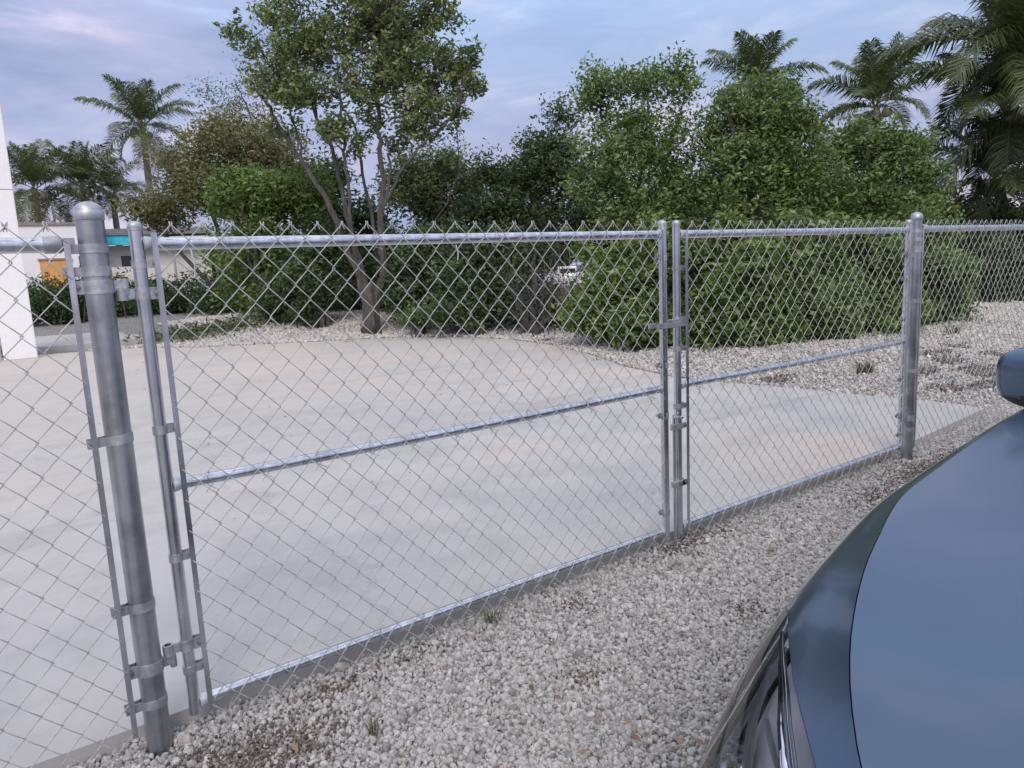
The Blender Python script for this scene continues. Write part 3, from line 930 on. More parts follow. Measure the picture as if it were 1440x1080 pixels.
# drop rod
m = MB().tube([(xc + 0.008, -0.006, 0.515), (xc + 0.008, -0.006, -0.03)], 0.0062, 12)
m.tube([(xc + 0.008, -0.006, 0.505), (xc + 0.002, -0.03, 0.513), (xc + 0.002, -0.055, 0.513)], 0.005, 8)
m.build('drop_rod', M_PIPE, g2)
for z in (0.467, 0.237):
    q = MB().box(xc - 0.004, HX0 - UR + 0.003, -0.016, 0.004, z - 0.012, z + 0.012, 0.002)
    q.build('rod_guide', M_FIT, g2)
    q = band(HX0, UR, z, 1, UR + 0.020, 0.022).build('rod_guide_band', M_FIT, g2)
    bolt(HX0 + UR + 0.013, 0, z).build('bolt', M_BOLT, q)
# ------------------------------------------------------------------ car
M_PAINT, t, b = mat_new('blue_grey_car_paint')
b.inputs['Base Color'].default_value = (0.085, 0.135, 0.215, 1)
b.inputs['Metallic'].default_value = 0.85
b.inputs['Roughness'].default_value = 0.25
b.inputs['Coat Weight'].default_value = 0.7
b.inputs['Coat Roughness'].default_value = 0.09
nn = noise_node(t, 2600, 2, objvec(t))
fl = ramp(t, [(0.35, (0.075, 0.120, 0.175)), (0.65, (0.085, 0.136, 0.20))]); L(t, nn.outputs[0], fl.inputs[0])
L(t, fl.outputs[0], b.inputs['Base Color'])
M_GLASS, t, b = mat_new('lamp_lens')
gl = t.nodes.new('ShaderNodeBsdfGlossy'); gl.inputs['Roughness'].default_value = 0.03
tp_ = t.nodes.new('ShaderNodeBsdfTransparent'); tp_.inputs['Color'].default_value = (0.95, 0.96, 0.97, 1)
fr_ = t.nodes.new('ShaderNodeFresnel'); fr_.inputs['IOR'].default_value = 1.4
ms = t.nodes.new('ShaderNodeMixShader')
L(t, fr_.outputs[0], ms.inputs[0]); L(t, tp_.outputs[0], ms.inputs[1]); L(t, gl.outputs[0], ms.inputs[2])
L(t, ms.outputs[0], t.nodes['Material Output'].inputs['Surface'])
M_TINT, t, b = mat_new('tinted_glass')
b.inputs['Base Color'].default_value = (0.012, 0.015, 0.018, 1)
b.inputs['Roughness'].default_value = 0.03
b.inputs['Coat Weight'].default_value = 1.0

GZ = -0.135      # ground under the car
car = empty('car', (2.6, -2.1, GZ), 'blue grey parked car whose bonnet fills the bottom right corner', 'car')
def interp(xs, ys):
    xs = np.array(xs, float); ys = np.array(ys, float)
    # monotone cubic
    h = np.diff(xs); dlt = np.diff(ys) / h
    mm = np.zeros(len(xs)); mm[0] = dlt[0]; mm[-1] = dlt[-1]
    for i in range(1, len(xs) - 1):
        mm[i] = 0 if dlt[i - 1] * dlt[i] <= 0 else 2 * dlt[i - 1] * dlt[i] / (dlt[i - 1] + dlt[i])
    def f(x):
        x = np.clip(np.asarray(x, float), xs[0], xs[-1])
        i = np.clip(np.searchsorted(xs, x, side='right') - 1, 0, len(h) - 1)
        t_ = (x - xs[i]) / h[i]
        return ((2 * t_**3 - 3 * t_**2 + 1) * ys[i] + (t_**3 - 2 * t_**2 + t_) * h[i] * mm[i] + (-2 * t_**3 + 3 * t_**2) * ys[i + 1] + (t_**3 - t_**2) * h[i] * mm[i + 1])
    return f
YC = -2.10
# half widths and heights along the car (x from the nose backwards)
x_n = [0.36, 0.42, 0.50, 0.60, 0.72, 0.85, 1.05, 1.35, 1.95, 3.2, 4.4, 4.75, 4.95]
w_o = interp(x_n, [0.10, 0.46, 0.64, 0.76, 0.835, 0.868, 0.885, 0.892, 0.898, 0.90, 0.88, 0.80, 0.55])       # shoulder (silhouette) line
z_o = interp(x_n, [0.36, 0.37, 0.37, 0.36, 0.37, 0.405, 0.505, 0.588, 0.700, 0.76, 0.80, 0.78, 0.72])
w_s = interp(x_n, [0.04, 0.23, 0.39, 0.515, 0.605, 0.675, 0.755, 0.835, 0.865, 0.86, 0.82, 0.72, 0.45])     # bonnet crease
z_s = interp(x_n, [0.46, 0.545, 0.575, 0.605, 0.630, 0.648, 0.665, 0.682, 0.728, 0.79, 0.83, 0.82, 0.76])
z_c = interp(x_n, [0.47, 0.57, 0.61, 0.65, 0.685, 0.71, 0.735, 0.765, 0.81, 0.82, 0.86, 0.84, 0.77])
def section(x):
    """points of half a section, from the centre line to the sill; returns (t, d, z)"""
    ws, zs, wo, zo, zc = float(w_s(x)), float(z_s(x)), float(w_o(x)), float(z_o(x)), float(z_c(x))
    k = [(0, 0.0, zc), (1, ws * 0.5, zs + (zc - zs) * 0.72), (2, ws * 0.85, zs + (zc - zs) * 0.17), (2.9, ws * 0.985, zs + (zc - zs) * 0.02), (3, ws, zs), (3.1, ws + (wo - ws) * 0.062, zs - (wo - ws) * 0.036),
         (4, ws + (wo - ws) * 0.62, zs - min((wo - ws) * 0.62 * 0.56, (zs - zo) * 0.55)), (5, wo, zo), (6, wo + 0.008 + 0.03 * (1 - float(sstep(0.9, 1.3, x))), zo - 0.10), (7, wo + 0.004, (zo + GZ) / 2 - 0.04), (8, wo - 0.03, GZ + 0.17)]
    return k
NS = [0, .5, 1, 1.5, 2, 2.25, 2.5, 2.75, 2.992, 3.008, 3.1, 3.3, 3.4, 3.5, 3.6, 3.72, 3.85, 4, 4.2, 4.4, 4.6, 4.75, 4.9, 5, 5.1, 5.25, 5.5, 6, 6.5, 7, 7.5, 8]
XS = np.concatenate([[0.36, 0.375, 0.40, 0.43], np.arange(0.46, 1.95, 0.03), np.arange(2.0, 4.7, 0.15), [4.75, 4.85, 4.91, 4.95]])
LX = 0.80                         # station that follows the rear edge of the headlight
XS[np.argmin(abs(XS - LX))] = LX
def lamp_rear(tt):
    return float(np.interp(tt, [3.3, 3.4, 3.6, 3.85, 4.3, 4.75, 5.1, 7], [0.62, 0.70, 0.80, 0.885, 0.965, 1.02, 1.03, 0.80]))
def warp(x, tt):
    lim = lamp_rear(tt) if tt >= 3.3 else LX + (0.62 - LX) * sstep(1.5, 3.3, tt)
    return float(np.interp(x, [0.36, 0.48, LX, 1.35], [0.36, 0.48, lim, 1.35])) if x < 1.35 else x
G = []
for x in XS:
    pass
G = []
for x in XS:
    row = []
    for tv in NS:
        xw = warp(float(x), tv)
        k = section(xw); tt = [a[0] for a in k]
        row.append((xw, float(interp(tt, [a[1] for a in k])(tv)), float(interp(tt, [a[2] for a in k])(tv))))
    G.append(row)
G = np.array(G)                   # (station, t, 3) with column 1 = distance from the centre line
HOOD_X0, HOOD_X1 = 0.52, 1.97
def lamp_region(x, tt):
    # swept back pointed headlight between crease and shoulder
    if tt < 3.3 or tt > 4.95: return False
    return 0.47 < x < LX
def patch(cond, side, off=0.0, push=0.0):
    m = MB()
    idx = {}
    fs = []
    nX, nT = G.shape[:2]
    nrm = np.zeros_like(G)
    du = np.gradient(G, axis=0); dv = np.gradient(G, axis=1)
    nrm = np.cross(du, dv); nrm /= np.maximum(np.linalg.norm(nrm, axis=2, keepdims=True), 1e-9)
    if nrm[10, 2, 2] < 0: nrm = -nrm
    Q = G + nrm * (off - push)
    for i in range(nX - 1):
        for j in range(nT - 1):
            if cond((XS[i] + XS[i + 1]) / 2, (NS[j] + NS[j + 1]) / 2):
                f = []
                for a, c_ in ((i, j), (i + 1, j), (i + 1, j + 1), (i, j + 1)):
                    if (a, c_) not in idx:
                        idx[(a, c_)] = len(m.v)
                        p = Q[a, c_]
                        m.v.append((p[0], YC + side * p[1], p[2]))
                    f.append(idx[(a, c_)])
                pa, pb, pc_, pd_ = [Vector(m.v[q_]) for q_ in f]
                fn = (pc_ - pa).cross(pd_ - pb)
                on = nrm[i, j] + nrm[i + 1, j + 1]
                if fn.x * on[0] + fn.y * on[1] * side + fn.z * on[2] < 0: f.reverse()
                fs.append(tuple(f))
    m.f += fs; m.s += [True] * len(fs)
    return m
WX = (1.22, 3.92)    # wheel centres
def arch(x, tt):
    if tt < 5.6: return False
    z = np.interp(tt, [5.6, 8], [0.42, GZ + 0.17])
    return any((x - c_) ** 2 + (z - (GZ + 0.32)) ** 2 < 0.35 ** 2 for c_ in WX)
def is_hood(x, tt): return tt < 2.992 and HOOD_X0 < x < HOOD_X1
def is_gap(x, tt):
    return 2.992 < tt < 3.008 and HOOD_X0 < x < HOOD_X1
for sd_ in (1, -1):
    patch(lambda x, tt: not is_hood(x, tt) and not is_gap(x, tt) and not lamp_region(x, tt) and not arch(x, tt) and x > 0.60, sd_).build('body_side', M_PAINT, car)
    patch(lambda x, tt: not is_hood(x, tt) and not is_gap(x, tt) and not lamp_region(x, tt) and x <= 0.60, sd_).build('front_bumper', M_PAINT, car)
    patch(lambda x, tt: 2.7 < tt < 3.4 and HOOD_X0 < x < HOOD_X1 + 0.1 and not lamp_region(x, tt), sd_, push=0.006).build('panel_gap', M_BLACK, car)
    hl = patch(lambda x, tt: lamp_region(x, tt), sd_, off=0.0015).build('headlight', M_GLASS, car)
    patch(lambda x, tt: lamp_region(x, tt), sd_, push=0.045).build('lamp_housing', M_LAMPDARK, hl)
    # chrome projector rings and a bright strip inside the lamp
    m = MB()
    for (px_, pd, pz, pr) in ((0.60, 0.68, 0.50, 0.040), (0.70, 0.74, 0.48, 0.030)):
        c0 = Vector((px_, YC + sd_ * pd, pz)); ax = Vector((-0.8, sd_ * 0.35, 0.45)).normalized()
        a = ax.cross(Vector((0, 0, 1))).normalized(); b2 = ax.cross(a)
        rings = [(pr, 0.0), (pr * 0.92, -0.006), (pr * 0.6, -0.02), (0.004, -0.026)]
        vs, fs = [], []
        for rr, dd_ in rings:
            for k in range(18):
                w = 2 * PI * k / 18
                vs.append(c0 + a * math.cos(w) * rr + b2 * math.sin(w) * rr + ax * dd_)
        for i in range(3):
            for k in range(18):
                fs.append((i * 18 + k, i * 18 + (k + 1) % 18, (i + 1) * 18 + (k + 1) % 18, (i + 1) * 18 + k))
        m.add(vs, fs, True)
    m.build('reflector', M_CHROME, hl)
    bz = MB()
    for tv, dep, rr in ((3.5, 0.030, 0.004), (3.95, 0.034, 0.006), (4.35, 0.030, 0.005), (4.7, 0.020, 0.004)):
        q = []
        for xx in np.linspace(0.50, 0.93, 16):
            lim = lamp_rear(tv) - 0.02
            xw = 0.50 + (lim - 0.50) * (xx - 0.50) / 0.43
            k = section(xw); tt = [a_[0] for a_ in k]
            tq = tv + 0.35 * ((xx - 0.5) / 0.43) ** 2
            tq = min(tq, 4.85)
            q.append((xw, YC + sd_ * (float(interp(tt, [a_[1] for a_ in k])(tq)) - dep * 0.6), float(interp(tt, [a_[2] for a_ in k])(tq)) - dep))
        bz.tube(q, rr, 6)
    bz.build('bezel', M_RIM, hl)
    # bright trim following the inner edge of the lamp
    q, rr = [], []
    path = [(3.78, 0.855), (3.7, 0.825), (3.62, 0.79), (3.54, 0.745), (3.50, 0.70), (3.47, 0.65), (3.46, 0.60), (3.46, 0.55), (3.46, 0.50)]
    for i, (tv, xx) in enumerate(path):
        k = section(xx); tt = [a_[0] for a_ in k]
        r_ = 0.002 + 0.013 * i / 8
        rr.append(r_)
        q.append((xx - 0.01, YC + sd_ * (float(interp(tt, [a_[1] for a_ in k])(tv)) - r_ * 0.3), float(interp(tt, [a_[2] for a_ in k])(tv)) - r_ - 0.004))
    MB().tube(q, rr, 12).build('lamp_trim', M_CHROME, hl)
hd = MB()
for sd_ in (1, -1):
    pm = patch(is_hood, sd_)
    hd.add(pm.v, pm.f, True)
bm = bmesh.new()
me = hd.mesh('bonnet', M_PAINT)
bm.from_mesh(me); bmesh.ops.remove_doubles(bm, verts=bm.verts[:], dist=0.0005); bm.to_mesh(me); bm.free()
link('bonnet', me, car)
# nose cap, grille, plate recess, sill and underside
m = MB().box(0.46, 4.85, YC - 0.80, YC + 0.80, GZ + 0.16, GZ + 0.20)
m.build('underbody', M_BLACK, car)
m = MB()
for k in range(5):
    m.box(0.345 + 0.004 * k, 0.36 + 0.004 * k, YC - 0.34, YC + 0.34, 0.17 + k * 0.035, 0.185 + k * 0.035)
m.build('grille', M_BLACK, car)
# greenhouse
gs = [(1.93, 0.80, 0.735), (2.55, 0.60, 1.22), (2.9, 0.575, 1.30), (3.5, 0.575, 1.30), (4.0, 0.60, 1.22), (4.55, 0.74, 0.86)]
V, F = [], []
m = MB()
n = len(gs)
for x, w, z in gs: m.v += [(x, YC - w, z), (x, YC + w, z)]
mi = MB(); mi.v = list(m.v)
mr = MB().add([(x, YC + s_ * w, z + 0.012) for x, w, z in gs[1:5] for s_ in (-1, 1)] + [(x, YC + s_ * w, z - 0.025) for x, w, z in gs[1:5] for s_ in (-1, 1)],
              [(2 * i, 2 * i + 1, 2 * i + 3, 2 * i + 2) for i in range(3)] + [(8 + 2 * i, 8 + 2 * i + 2, 8 + 2 * i + 3, 8 + 2 * i + 1) for i in range(3)] +
              [(2 * i, 2 * i + 2, 10 + 2 * i, 8 + 2 * i) for i in range(3)] + [(2 * i + 1, 9 + 2 * i, 11 + 2 * i, 2 * i + 3) for i in range(3)] + [(0, 8, 9, 1), (6, 7, 15, 14)])
mr.build('roof', M_PAINT, car)
MB().add([(1.93, YC - 0.80, 0.735), (1.93, YC + 0.80, 0.735), (2.55, YC + 0.60, 1.22), (2.55, YC - 0.60, 1.22)], [(0, 1, 2, 3)]).build('windscreen', M_TINT, car)
MB().add([(4.0, YC - 0.60, 1.22), (4.0, YC + 0.60, 1.22), (4.55, YC + 0.74, 0.86), (4.55, YC - 0.74, 0.86)], [(0, 1, 2, 3)]).build('rear_window', M_TINT, car)
for s_ in (-1, 1):
    q = [(1.93, YC + s_ * 0.80, 0.735)] + [(x, YC + s_ * w, z) for x, w, z in gs[1:5]] + [(4.55, YC + s_ * 0.74, 0.86), (3.2, YC + s_ * 0.855, 0.79), (2.5, YC + s_ * 0.86, 0.755)]
    MB().add(q, [tuple(range(len(q)))]).build('side_window', M_TINT, car)
    MB().tube([(1.93, YC + s_ * 0.80, 0.735), (2.55, YC + s_ * 0.60, 1.225)], 0.03, 8).build('pillar', M_PAINT, car)
    MB().tube([(4.0, YC + s_ * 0.60, 1.225), (4.55, YC + s_ * 0.74, 0.86)], 0.035, 8).build('pillar', M_PAINT, car)
    for wx in WX:
        yw = YC + s_ * 0.80
        wh = MB().lathe([(0.20, -0.10), (0.29, -0.105), (0.32, -0.08), (0.325, 0), (0.32, 0.08), (0.29, 0.105), (0.20, 0.10)], wx, yw, GZ + 0.325, 28, 'Y').build('tyre', M_RUBBER, car)
        r_ = MB().lathe([(0.21, -0.09), (0.20, -0.06), (0.19, 0.06), (0.21, 0.09)], wx, yw, GZ + 0.325, 28, 'Y')
        for k in range(5):
            w = 2 * PI * k / 5
            r_.tube([(wx, yw + s_ * 0.06, GZ + 0.325), (wx + 0.19 * math.cos(w), yw + s_ * 0.08, GZ + 0.325 + 0.19 * math.sin(w))], [0.03, 0.02], 6)
        r_.build('rim', M_RIM, wh)
# door mirrors: rounded housing, painted upper shell, dark lower shell
def mirror(sd_):
    bm = bmesh.new()
    bmesh.ops.create_uvsphere(bm, u_segments=28, v_segments=18, radius=1)
    for v in bm.verts:
        x, y, z = v.co
        e = 0.62
        x = math.copysign(abs(x) ** e, x); y = math.copysign(abs(y) ** 0.75, y); z = math.copysign(abs(z) ** e, z)
        # y: -1 inner .. +1 outer
        tp = 1 - 0.12 * (y + 1) / 2
        v.co = Vector((2.075 + x * 0.060 * tp + 0.015 * y, YC + sd_ * (0.876 + y * 0.105), 0.782 + z * 0.082 * tp + 0.002 * y))
    me_ = bpy.data.meshes.new('mirror_shell')
    bm.to_mesh(me_); bm.free()
    V_ = [v.co.copy() for v in me_.vertices]
    up, lo = MB(), MB()
    for p in me_.polygons:
        zc_ = sum(V_[i].z for i in p.vertices) / len(p.vertices)
        yc_ = sum(V_[i].y for i in p.vertices) / len(p.vertices)
        tgt = up if zc_ > 0.738 else lo
        tgt.add([V_[i] for i in p.vertices], [tuple(range(len(p.vertices)))], True)
    for tgt, nm, mt in ((up, 'mirror_cap', M_PAINT), (lo, 'mirror_base', M_BLACK)):
        mm = tgt.mesh(nm, mt)
        b2 = bmesh.new(); b2.from_mesh(mm); bmesh.ops.remove_doubles(b2, verts=b2.verts[:], dist=1e-5); b2.to_mesh(mm); b2.free()
        tgt.o = mm
    root = link('door_mirror', up.o, car)
    link('mirror_base', lo.o, root)
    MB().tube([(2.09, YC + sd_ * 0.84, 0.70), (2.09, YC + sd_ * 0.80, 0.72)], 0.02, 8).build('mirror_stalk', M_BLACK, root)
for sd_ in (1, -1): mirror(sd_)
# ------------------------------------------------------------------ foliage
def leaves(centers, normals_bias, size, aspect=0.42, rnd=None, droop=0.0, g_=rng, jitter=0.42):
    """one diamond-shaped folded leaf (two triangles) per centre"""
    n = len(centers)
    d = g_.normal(size=(n, 3)); d[:, 2] = d[:, 2] * 0.7 + 0.15 - droop
    d /= np.linalg.norm(d, axis=1, keepdims=True)
    up = g_.normal(size=(n, 3)) * 0.55 + normals_bias
    s_ = np.cross(d, up); s_ /= np.maximum(np.linalg.norm(s_, axis=1, keepdims=True), 1e-6)
    nn_ = np.cross(s_, d)
    L_ = size * g_.uniform(1 - jitter, 1 + jitter, n)[:, None]
    w = L_ * aspect
    base = centers - d * L_ / 2
    V = np.stack([base, base + d * L_ * 0.45 + s_ * w / 2 + nn_ * w * 0.18, base + d * L_, base + d * L_ * 0.45 - s_ * w / 2 + nn_ * w * 0.18], 1).reshape(-1, 3)
    I = np.arange(n)[:, None] * 4
    F = np.concatenate([I + [0, 1, 2], I + [0, 2, 3]])
    if rnd is None: rnd = g_.random(n)
    return V, F, np.repeat(rnd, 4)

def blob_clumps(blobs, g_):
    """blobs: (u, v, ru, rv, d, n) -> clump centres (world) ; radii given in photo pixels at distance d"""
    out_, nr = [], []
    for (u, v, ru, rv, d, n) in blobs:
        c = gd(u, v, d)
        k = d / FPX
        q = g_.normal(size=(n, 3)); q /= np.linalg.norm(q, axis=1, keepdims=True)
        rad = g_.random(n) ** 0.42
        q2 = q * rad[:, None]
        rx, rz = ru * k, rv * k
        ry = min(rx * 0.9, 2.2)
        P = c + np.outer(q2[:, 0] * rx, CR) + np.outer(q2[:, 1] * ry, [Fh[0], Fh[1], 0]) + np.outer(q2[:, 2] * rz, [0.0, 0.0, 1.0])
        out_.append(P)
        nr.append(q + [0, 0, 0.7])
    return np.concatenate(out_), np.concatenate(nr)

def crown(parent, blobs, mat, leaf=0.07, per=60, rc=0.22, seed=1, aspect=0.42, name='crown', clumpvar=0.35, zmin=None, flat=0.8):
    g_ = np.random.default_rng(seed)
    C_, Nn = blob_clumps(blobs, g_)
    if zmin is not None:
        kz = C_[:, 2] > zmin
        C_, Nn = C_[kz], Nn[kz]
    n = len(C_)
    r_ = rc * g_.uniform(0.55, 1.35, n)
    cnt = np.maximum((per * (r_ / rc) ** 2).astype(int), 4)
    idx = np.repeat(np.arange(n), cnt)
    q = g_.normal(size=(len(idx), 3)); q /= np.linalg.norm(q, axis=1, keepdims=True)
    q *= (g_.random(len(idx)) ** 0.5)[:, None]
    q[:, 2] *= flat
    # stretch each clump along its own outward direction, like a shoot
    sh = Nn[idx] / np.maximum(np.linalg.norm(Nn[idx], axis=1, keepdims=True), 1e-6)
    P = C_[idx] + (q + sh * (q * sh).sum(1, keepdims=True) * 0.6) * r_[idx][:, None]
    if zmin is not None: P[:, 2] = np.maximum(P[:, 2], zmin - 0.1 + 0.15 * g_.random(len(P)))
    cl = g_.random(n)
    rnd = np.clip(cl[idx] * clumpvar + g_.random(len(idx)) * (1 - clumpvar), 0, 1)
    V, F, A_ = leaves(P, Nn[idx] * 0.5, leaf, aspect, rnd, g_=g_)
    o = link(name, np_mesh(name, V, F, mat, attr=A_), parent)
    if parent is None: pass
    crown.total += len(F)
    return o, C_
crown.total = 0

def limb(mb, pts, r0, r1, g_, n=7, sub=5, wob=0.06):
    P = [np.array(p, float) for p in pts]
    q = []
    for i in range(len(P) - 1):
        for k in range(sub):
            t_ = k / sub
            p0 = P[max(i - 1, 0)]; p1 = P[i]; p2 = P[i + 1]; p3 = P[min(i + 2, len(P) - 1)]
            c_ = 0.5 * ((2 * p1) + (-p0 + p2) * t_ + (2 * p0 - 5 * p1 + 4 * p2 - p3) * t_**2 + (-p0 + 3 * p1 - 3 * p2 + p3) * t_**3)
            q.append(c_ + g_.normal(size=3) * wob * (0.15 if i == 0 and k == 0 else 1) * 0.5)
    q.append(P[-1])
    m_ = len(q)
    R_ = [r0 + (r1 - r0) * (i / (m_ - 1)) ** 0.8 for i in range(m_)]
    mb.tube(q, R_, n)
    return q, R_
def twigs(mb, skel, targets, g_, r=0.012, n=4, maxd=2.5):
    """thin branches from the nearest skeleton points out to the leaf clumps"""
    Sk = np.array([p for p, _ in skel]); Sr = np.array([q for _, q in skel])
    for c_ in targets:
        dv = Sk - c_
        dist = np.linalg.norm(dv, axis=1) + 0.5 * np.maximum(Sk[:, 2] - c_[2], 0)
        i = int(np.argmin(dist))
        if dist[i] > maxd or dist[i] < 0.1: continue
        a = Sk[i]; mid = (a + c_) / 2 + g_.normal(size=3) * 0.08 * dist[i] + [0, 0, -0.06 * dist[i]]
        r0 = min(Sr[i] * 0.6, r * (1 + dist[i] * 0.7))
        mb.tube([a, mid, c_], [r0, r0 * 0.6, 0.004], n)

def tree(name, label, cat, base, blobs, mat, limbs=(), leaf=0.07, per=60, rc=0.22, seed=1, group=None, tr=0.08, nt=120, zmin=None, aspect=0.42, barkm=None, clumpvar=0.35):
    root = empty(name, base, label, cat, group)
    g_ = np.random.default_rng(seed + 500)
    o, C_ = crown(root, blobs, mat, leaf, per, rc, seed, aspect, 'crown', clumpvar, zmin)
    mb = MB(); skel = []
    if not limbs:
        c0 = np.mean(C_, axis=0)
        tops = [C_[int(g_.integers(len(C_)))] for _ in range(5)]
        for tp in tops:
            b_ = np.array(base, float) + [g_.normal() * 0.1, g_.normal() * 0.1, -0.1]
            q, R_ = limb(mb, [b_, (b_ * 0.5 + tp * 0.5) + [0, 0, 0.2], tp], tr * g_.uniform(0.6, 1), tr * 0.25, g_)
            skel += list(zip(q, R_))
    for (pts, r0, r1) in limbs:
        q, R_ = limb(mb, pts, r0 * 0.58, r1 * 0.6, g_, wob=0.03)
        skel += list(zip(q, R_))
    tk = C_[g_.permutation(len(C_))[:nt]]
    tm = MB()
    mb.build('trunk', barkm or M_BARK, root)
    twigs(tm, skel, tk, g_)
    if tm.v: tag(tm.build('branches', barkm or M_BARK, root), kind='stuff')
    return root
def base_at(u, v, d, z=None):
    p = gd(u, v, d)
    if z is None: z = float(gh(np.array([p[0]]), np.array([p[1]]))[0])
    return (float(p[0]), float(p[1]), z)

TB = 'trees and shrubs behind the driveway'
# ---- main many-stemmed tree
B0 = np.array(base_at(522, 455, 12.8))
D = 12.8
def pp(u, v, d=D): return gd(u, v, d)
main_limbs = [
 ([B0 + [0, 0, -0.15], B0 + [0.0, 0, 0.12], pp(522, 425), pp(520, 400)], 0.36, 0.20),
 ([B0, pp(515, 430), pp(505, 390), pp(480, 330), pp(462, 290), pp(430, 235), pp(395, 180), pp(372, 140)], 0.15, 0.045),
 ([B0 + [0.05, 0, 0], pp(528, 425), pp(540, 380), pp(535, 320), pp(538, 250), pp(533, 180), pp(528, 100), pp(525, 30)], 0.16, 0.035),
 ([pp(520, 415), pp(500, 350), pp(487, 290), pp(470, 220), pp(445, 165), pp(430, 120)], 0.09, 0.04),
 ([pp(510, 400), pp(495, 330, 12.5), pp(488, 250, 12.5), pp(482, 190, 12.5), pp(478, 120, 12.5)], 0.07, 0.03),
 ([pp(535, 360), pp(520, 290, 13.2), pp(505, 215, 13.2), pp(495, 170, 13.2), pp(480, 150, 13.2)], 0.06, 0.03),
 ([pp(538, 300), pp(548, 240), pp(548, 200), pp(570, 178), pp(600, 150)], 0.05, 0.022),
 ([pp(540, 290, 12.4), pp(570, 235, 12.4), pp(592, 205, 12.4), pp(620, 180, 12.4), pp(645, 150, 12.4)], 0.05, 0.02),
 ([B0 + [0.1, 0.1, 0], pp(545, 410, 13.4), pp(600, 330, 13.4), pp(640, 255, 13.4), pp(643, 185, 13.4)], 0.035, 0.012),
 ([pp(430, 235), pp(415, 180), pp(395, 120), pp(360, 60), pp(335, 40)], 0.04, 0.012),
 ([pp(445, 165), pp(430, 90), pp(425, 30), pp(420, -20)], 0.04, 0.015),
]
mblobs = [(395, 110, 48, 32, 12.6, 60), (330, 45, 16, 14, 12.6, 8), (352, 72, 22, 20, 12.6, 13), (385, 20, 38, 26, 12.8, 30), (440, 60, 48, 48, 12.8, 68), (430, 130, 46, 22, 12.4, 46), (468, 182, 25, 24, 12.3, 28),
          (500, 30, 50, 48, 13, 70), (555, 40, 60, 55, 12.9, 90), (525, 110, 55, 42, 12.6, 60), (590, 90, 58, 46, 12.8, 78), (640, 100, 36, 40, 12.8, 36), (668, 122, 16, 16, 12.8, 10), (668, 75, 15, 12, 12.8, 8),
          (600, 160, 48, 36, 12.6, 60), (645, 150, 22, 20, 12.6, 14), (560, 185, 30, 35, 12.9, 14), (520, 170, 20, 30, 13, 9), (395, 175, 22, 24, 12.9, 13), (500, 210, 12, 25, 13, 5), (620, 20, 28, 32, 12.8, 26), (400, 60, 28, 26, 12.5, 18), (460, -30, 80, 35, 12.9, 60), (570, -30, 80, 35, 12.9, 60),
          (500, 100, 90, 70, 13.4, 30), (590, 110, 70, 60, 13.4, 14)]
tree('tall_tree', 'tall many-stemmed tree with leaning grey trunks and an open olive green crown', 'tree', tuple(B0), mblobs, LM['main'], main_limbs,
     leaf=0.088, per=34, rc=0.165, seed=3, nt=520, aspect=0.45, clumpvar=0.6)

# ---- trees left of it
tree('olive_tree', 'broad brown green tree left of the tall tree, behind the bright bush', 'tree', base_at(330, 440, 19),
     [(330, 215, 75, 48, 19, 110), (255, 240, 38, 42, 19, 55), (300, 270, 55, 40, 18.5, 70), (395, 225, 40, 40, 19, 50), (240, 300, 35, 22, 18.5, 30), (205, 292, 22, 12, 18.5, 14), (320, 175, 30, 15, 19, 16)],
     LM['olive'], leaf=0.11, per=75, rc=0.36, seed=11, tr=0.12, nt=120, group=TB)
tree('sparse_tree', 'thin bare-looking tree with sparse pale twigs rising behind the brown green tree', 'tree', base_at(360, 440, 21),
     [(340, 120, 26, 14, 21, 16), (290, 130, 22, 16, 21, 10), (330, 145, 35, 20, 21, 16), (310, 160, 25, 16, 21, 9), (365, 165, 16, 18, 21, 6)],
     LM['olive'], [([np.array(base_at(360, 440, 21)), gd(352, 250, 21), gd(358, 185, 21), gd(345, 145, 21), gd(330, 115, 21)], 0.07, 0.02),
                   ([gd(358, 190, 21), gd(325, 165, 21), gd(290, 130, 21)], 0.03, 0.012), ([gd(356, 200, 21), gd(372, 170, 21), gd(362, 120, 21)], 0.03, 0.012)],
     leaf=0.085, per=22, rc=0.26, seed=12, nt=60, group=TB)
tree('green_bush', 'rounded bright green bush left of the leaning trunks', 'bush', base_at(385, 452, 14.5),
     [(380, 275, 62, 36, 14.5, 110), (330, 275, 36, 34, 14.2, 60), (430, 270, 32, 38, 14.3, 50), (380, 330, 65, 45, 14.5, 80), (350, 385, 70, 55, 14.6, 60)],
     LM['bright'], leaf=0.10, per=62, rc=0.26, seed=13, nt=60, group=TB, zmin=0.3)
tree('dark_shrub', 'dark green shrub filling the space behind the tall tree trunk', 'shrub', base_at(470, 452, 16.5),
     [(455, 300, 40, 60, 16.5, 60), (440, 390, 50, 55, 16.5, 60), (520, 400, 60, 60, 16.8, 80), (510, 310, 45, 30, 16.8, 45), (470, 245, 22, 22, 16.5, 16)],
     LM['dark'], leaf=0.12, per=60, rc=0.34, seed=14, nt=40, group=TB, zmin=0.3)
tree('olive_tree', 'yellowish green tree right of the tall tree trunks', 'tree', base_at(610, 455, 16),
     [(610, 235, 52, 24, 16, 55), (600, 275, 60, 34, 16, 65), (575, 260, 30, 30, 15.8, 24), (655, 260, 28, 26, 16, 26), (640, 320, 60, 40, 16, 55)],
     LM['main'], leaf=0.10, per=62, rc=0.30, seed=15, nt=60, group=TB)
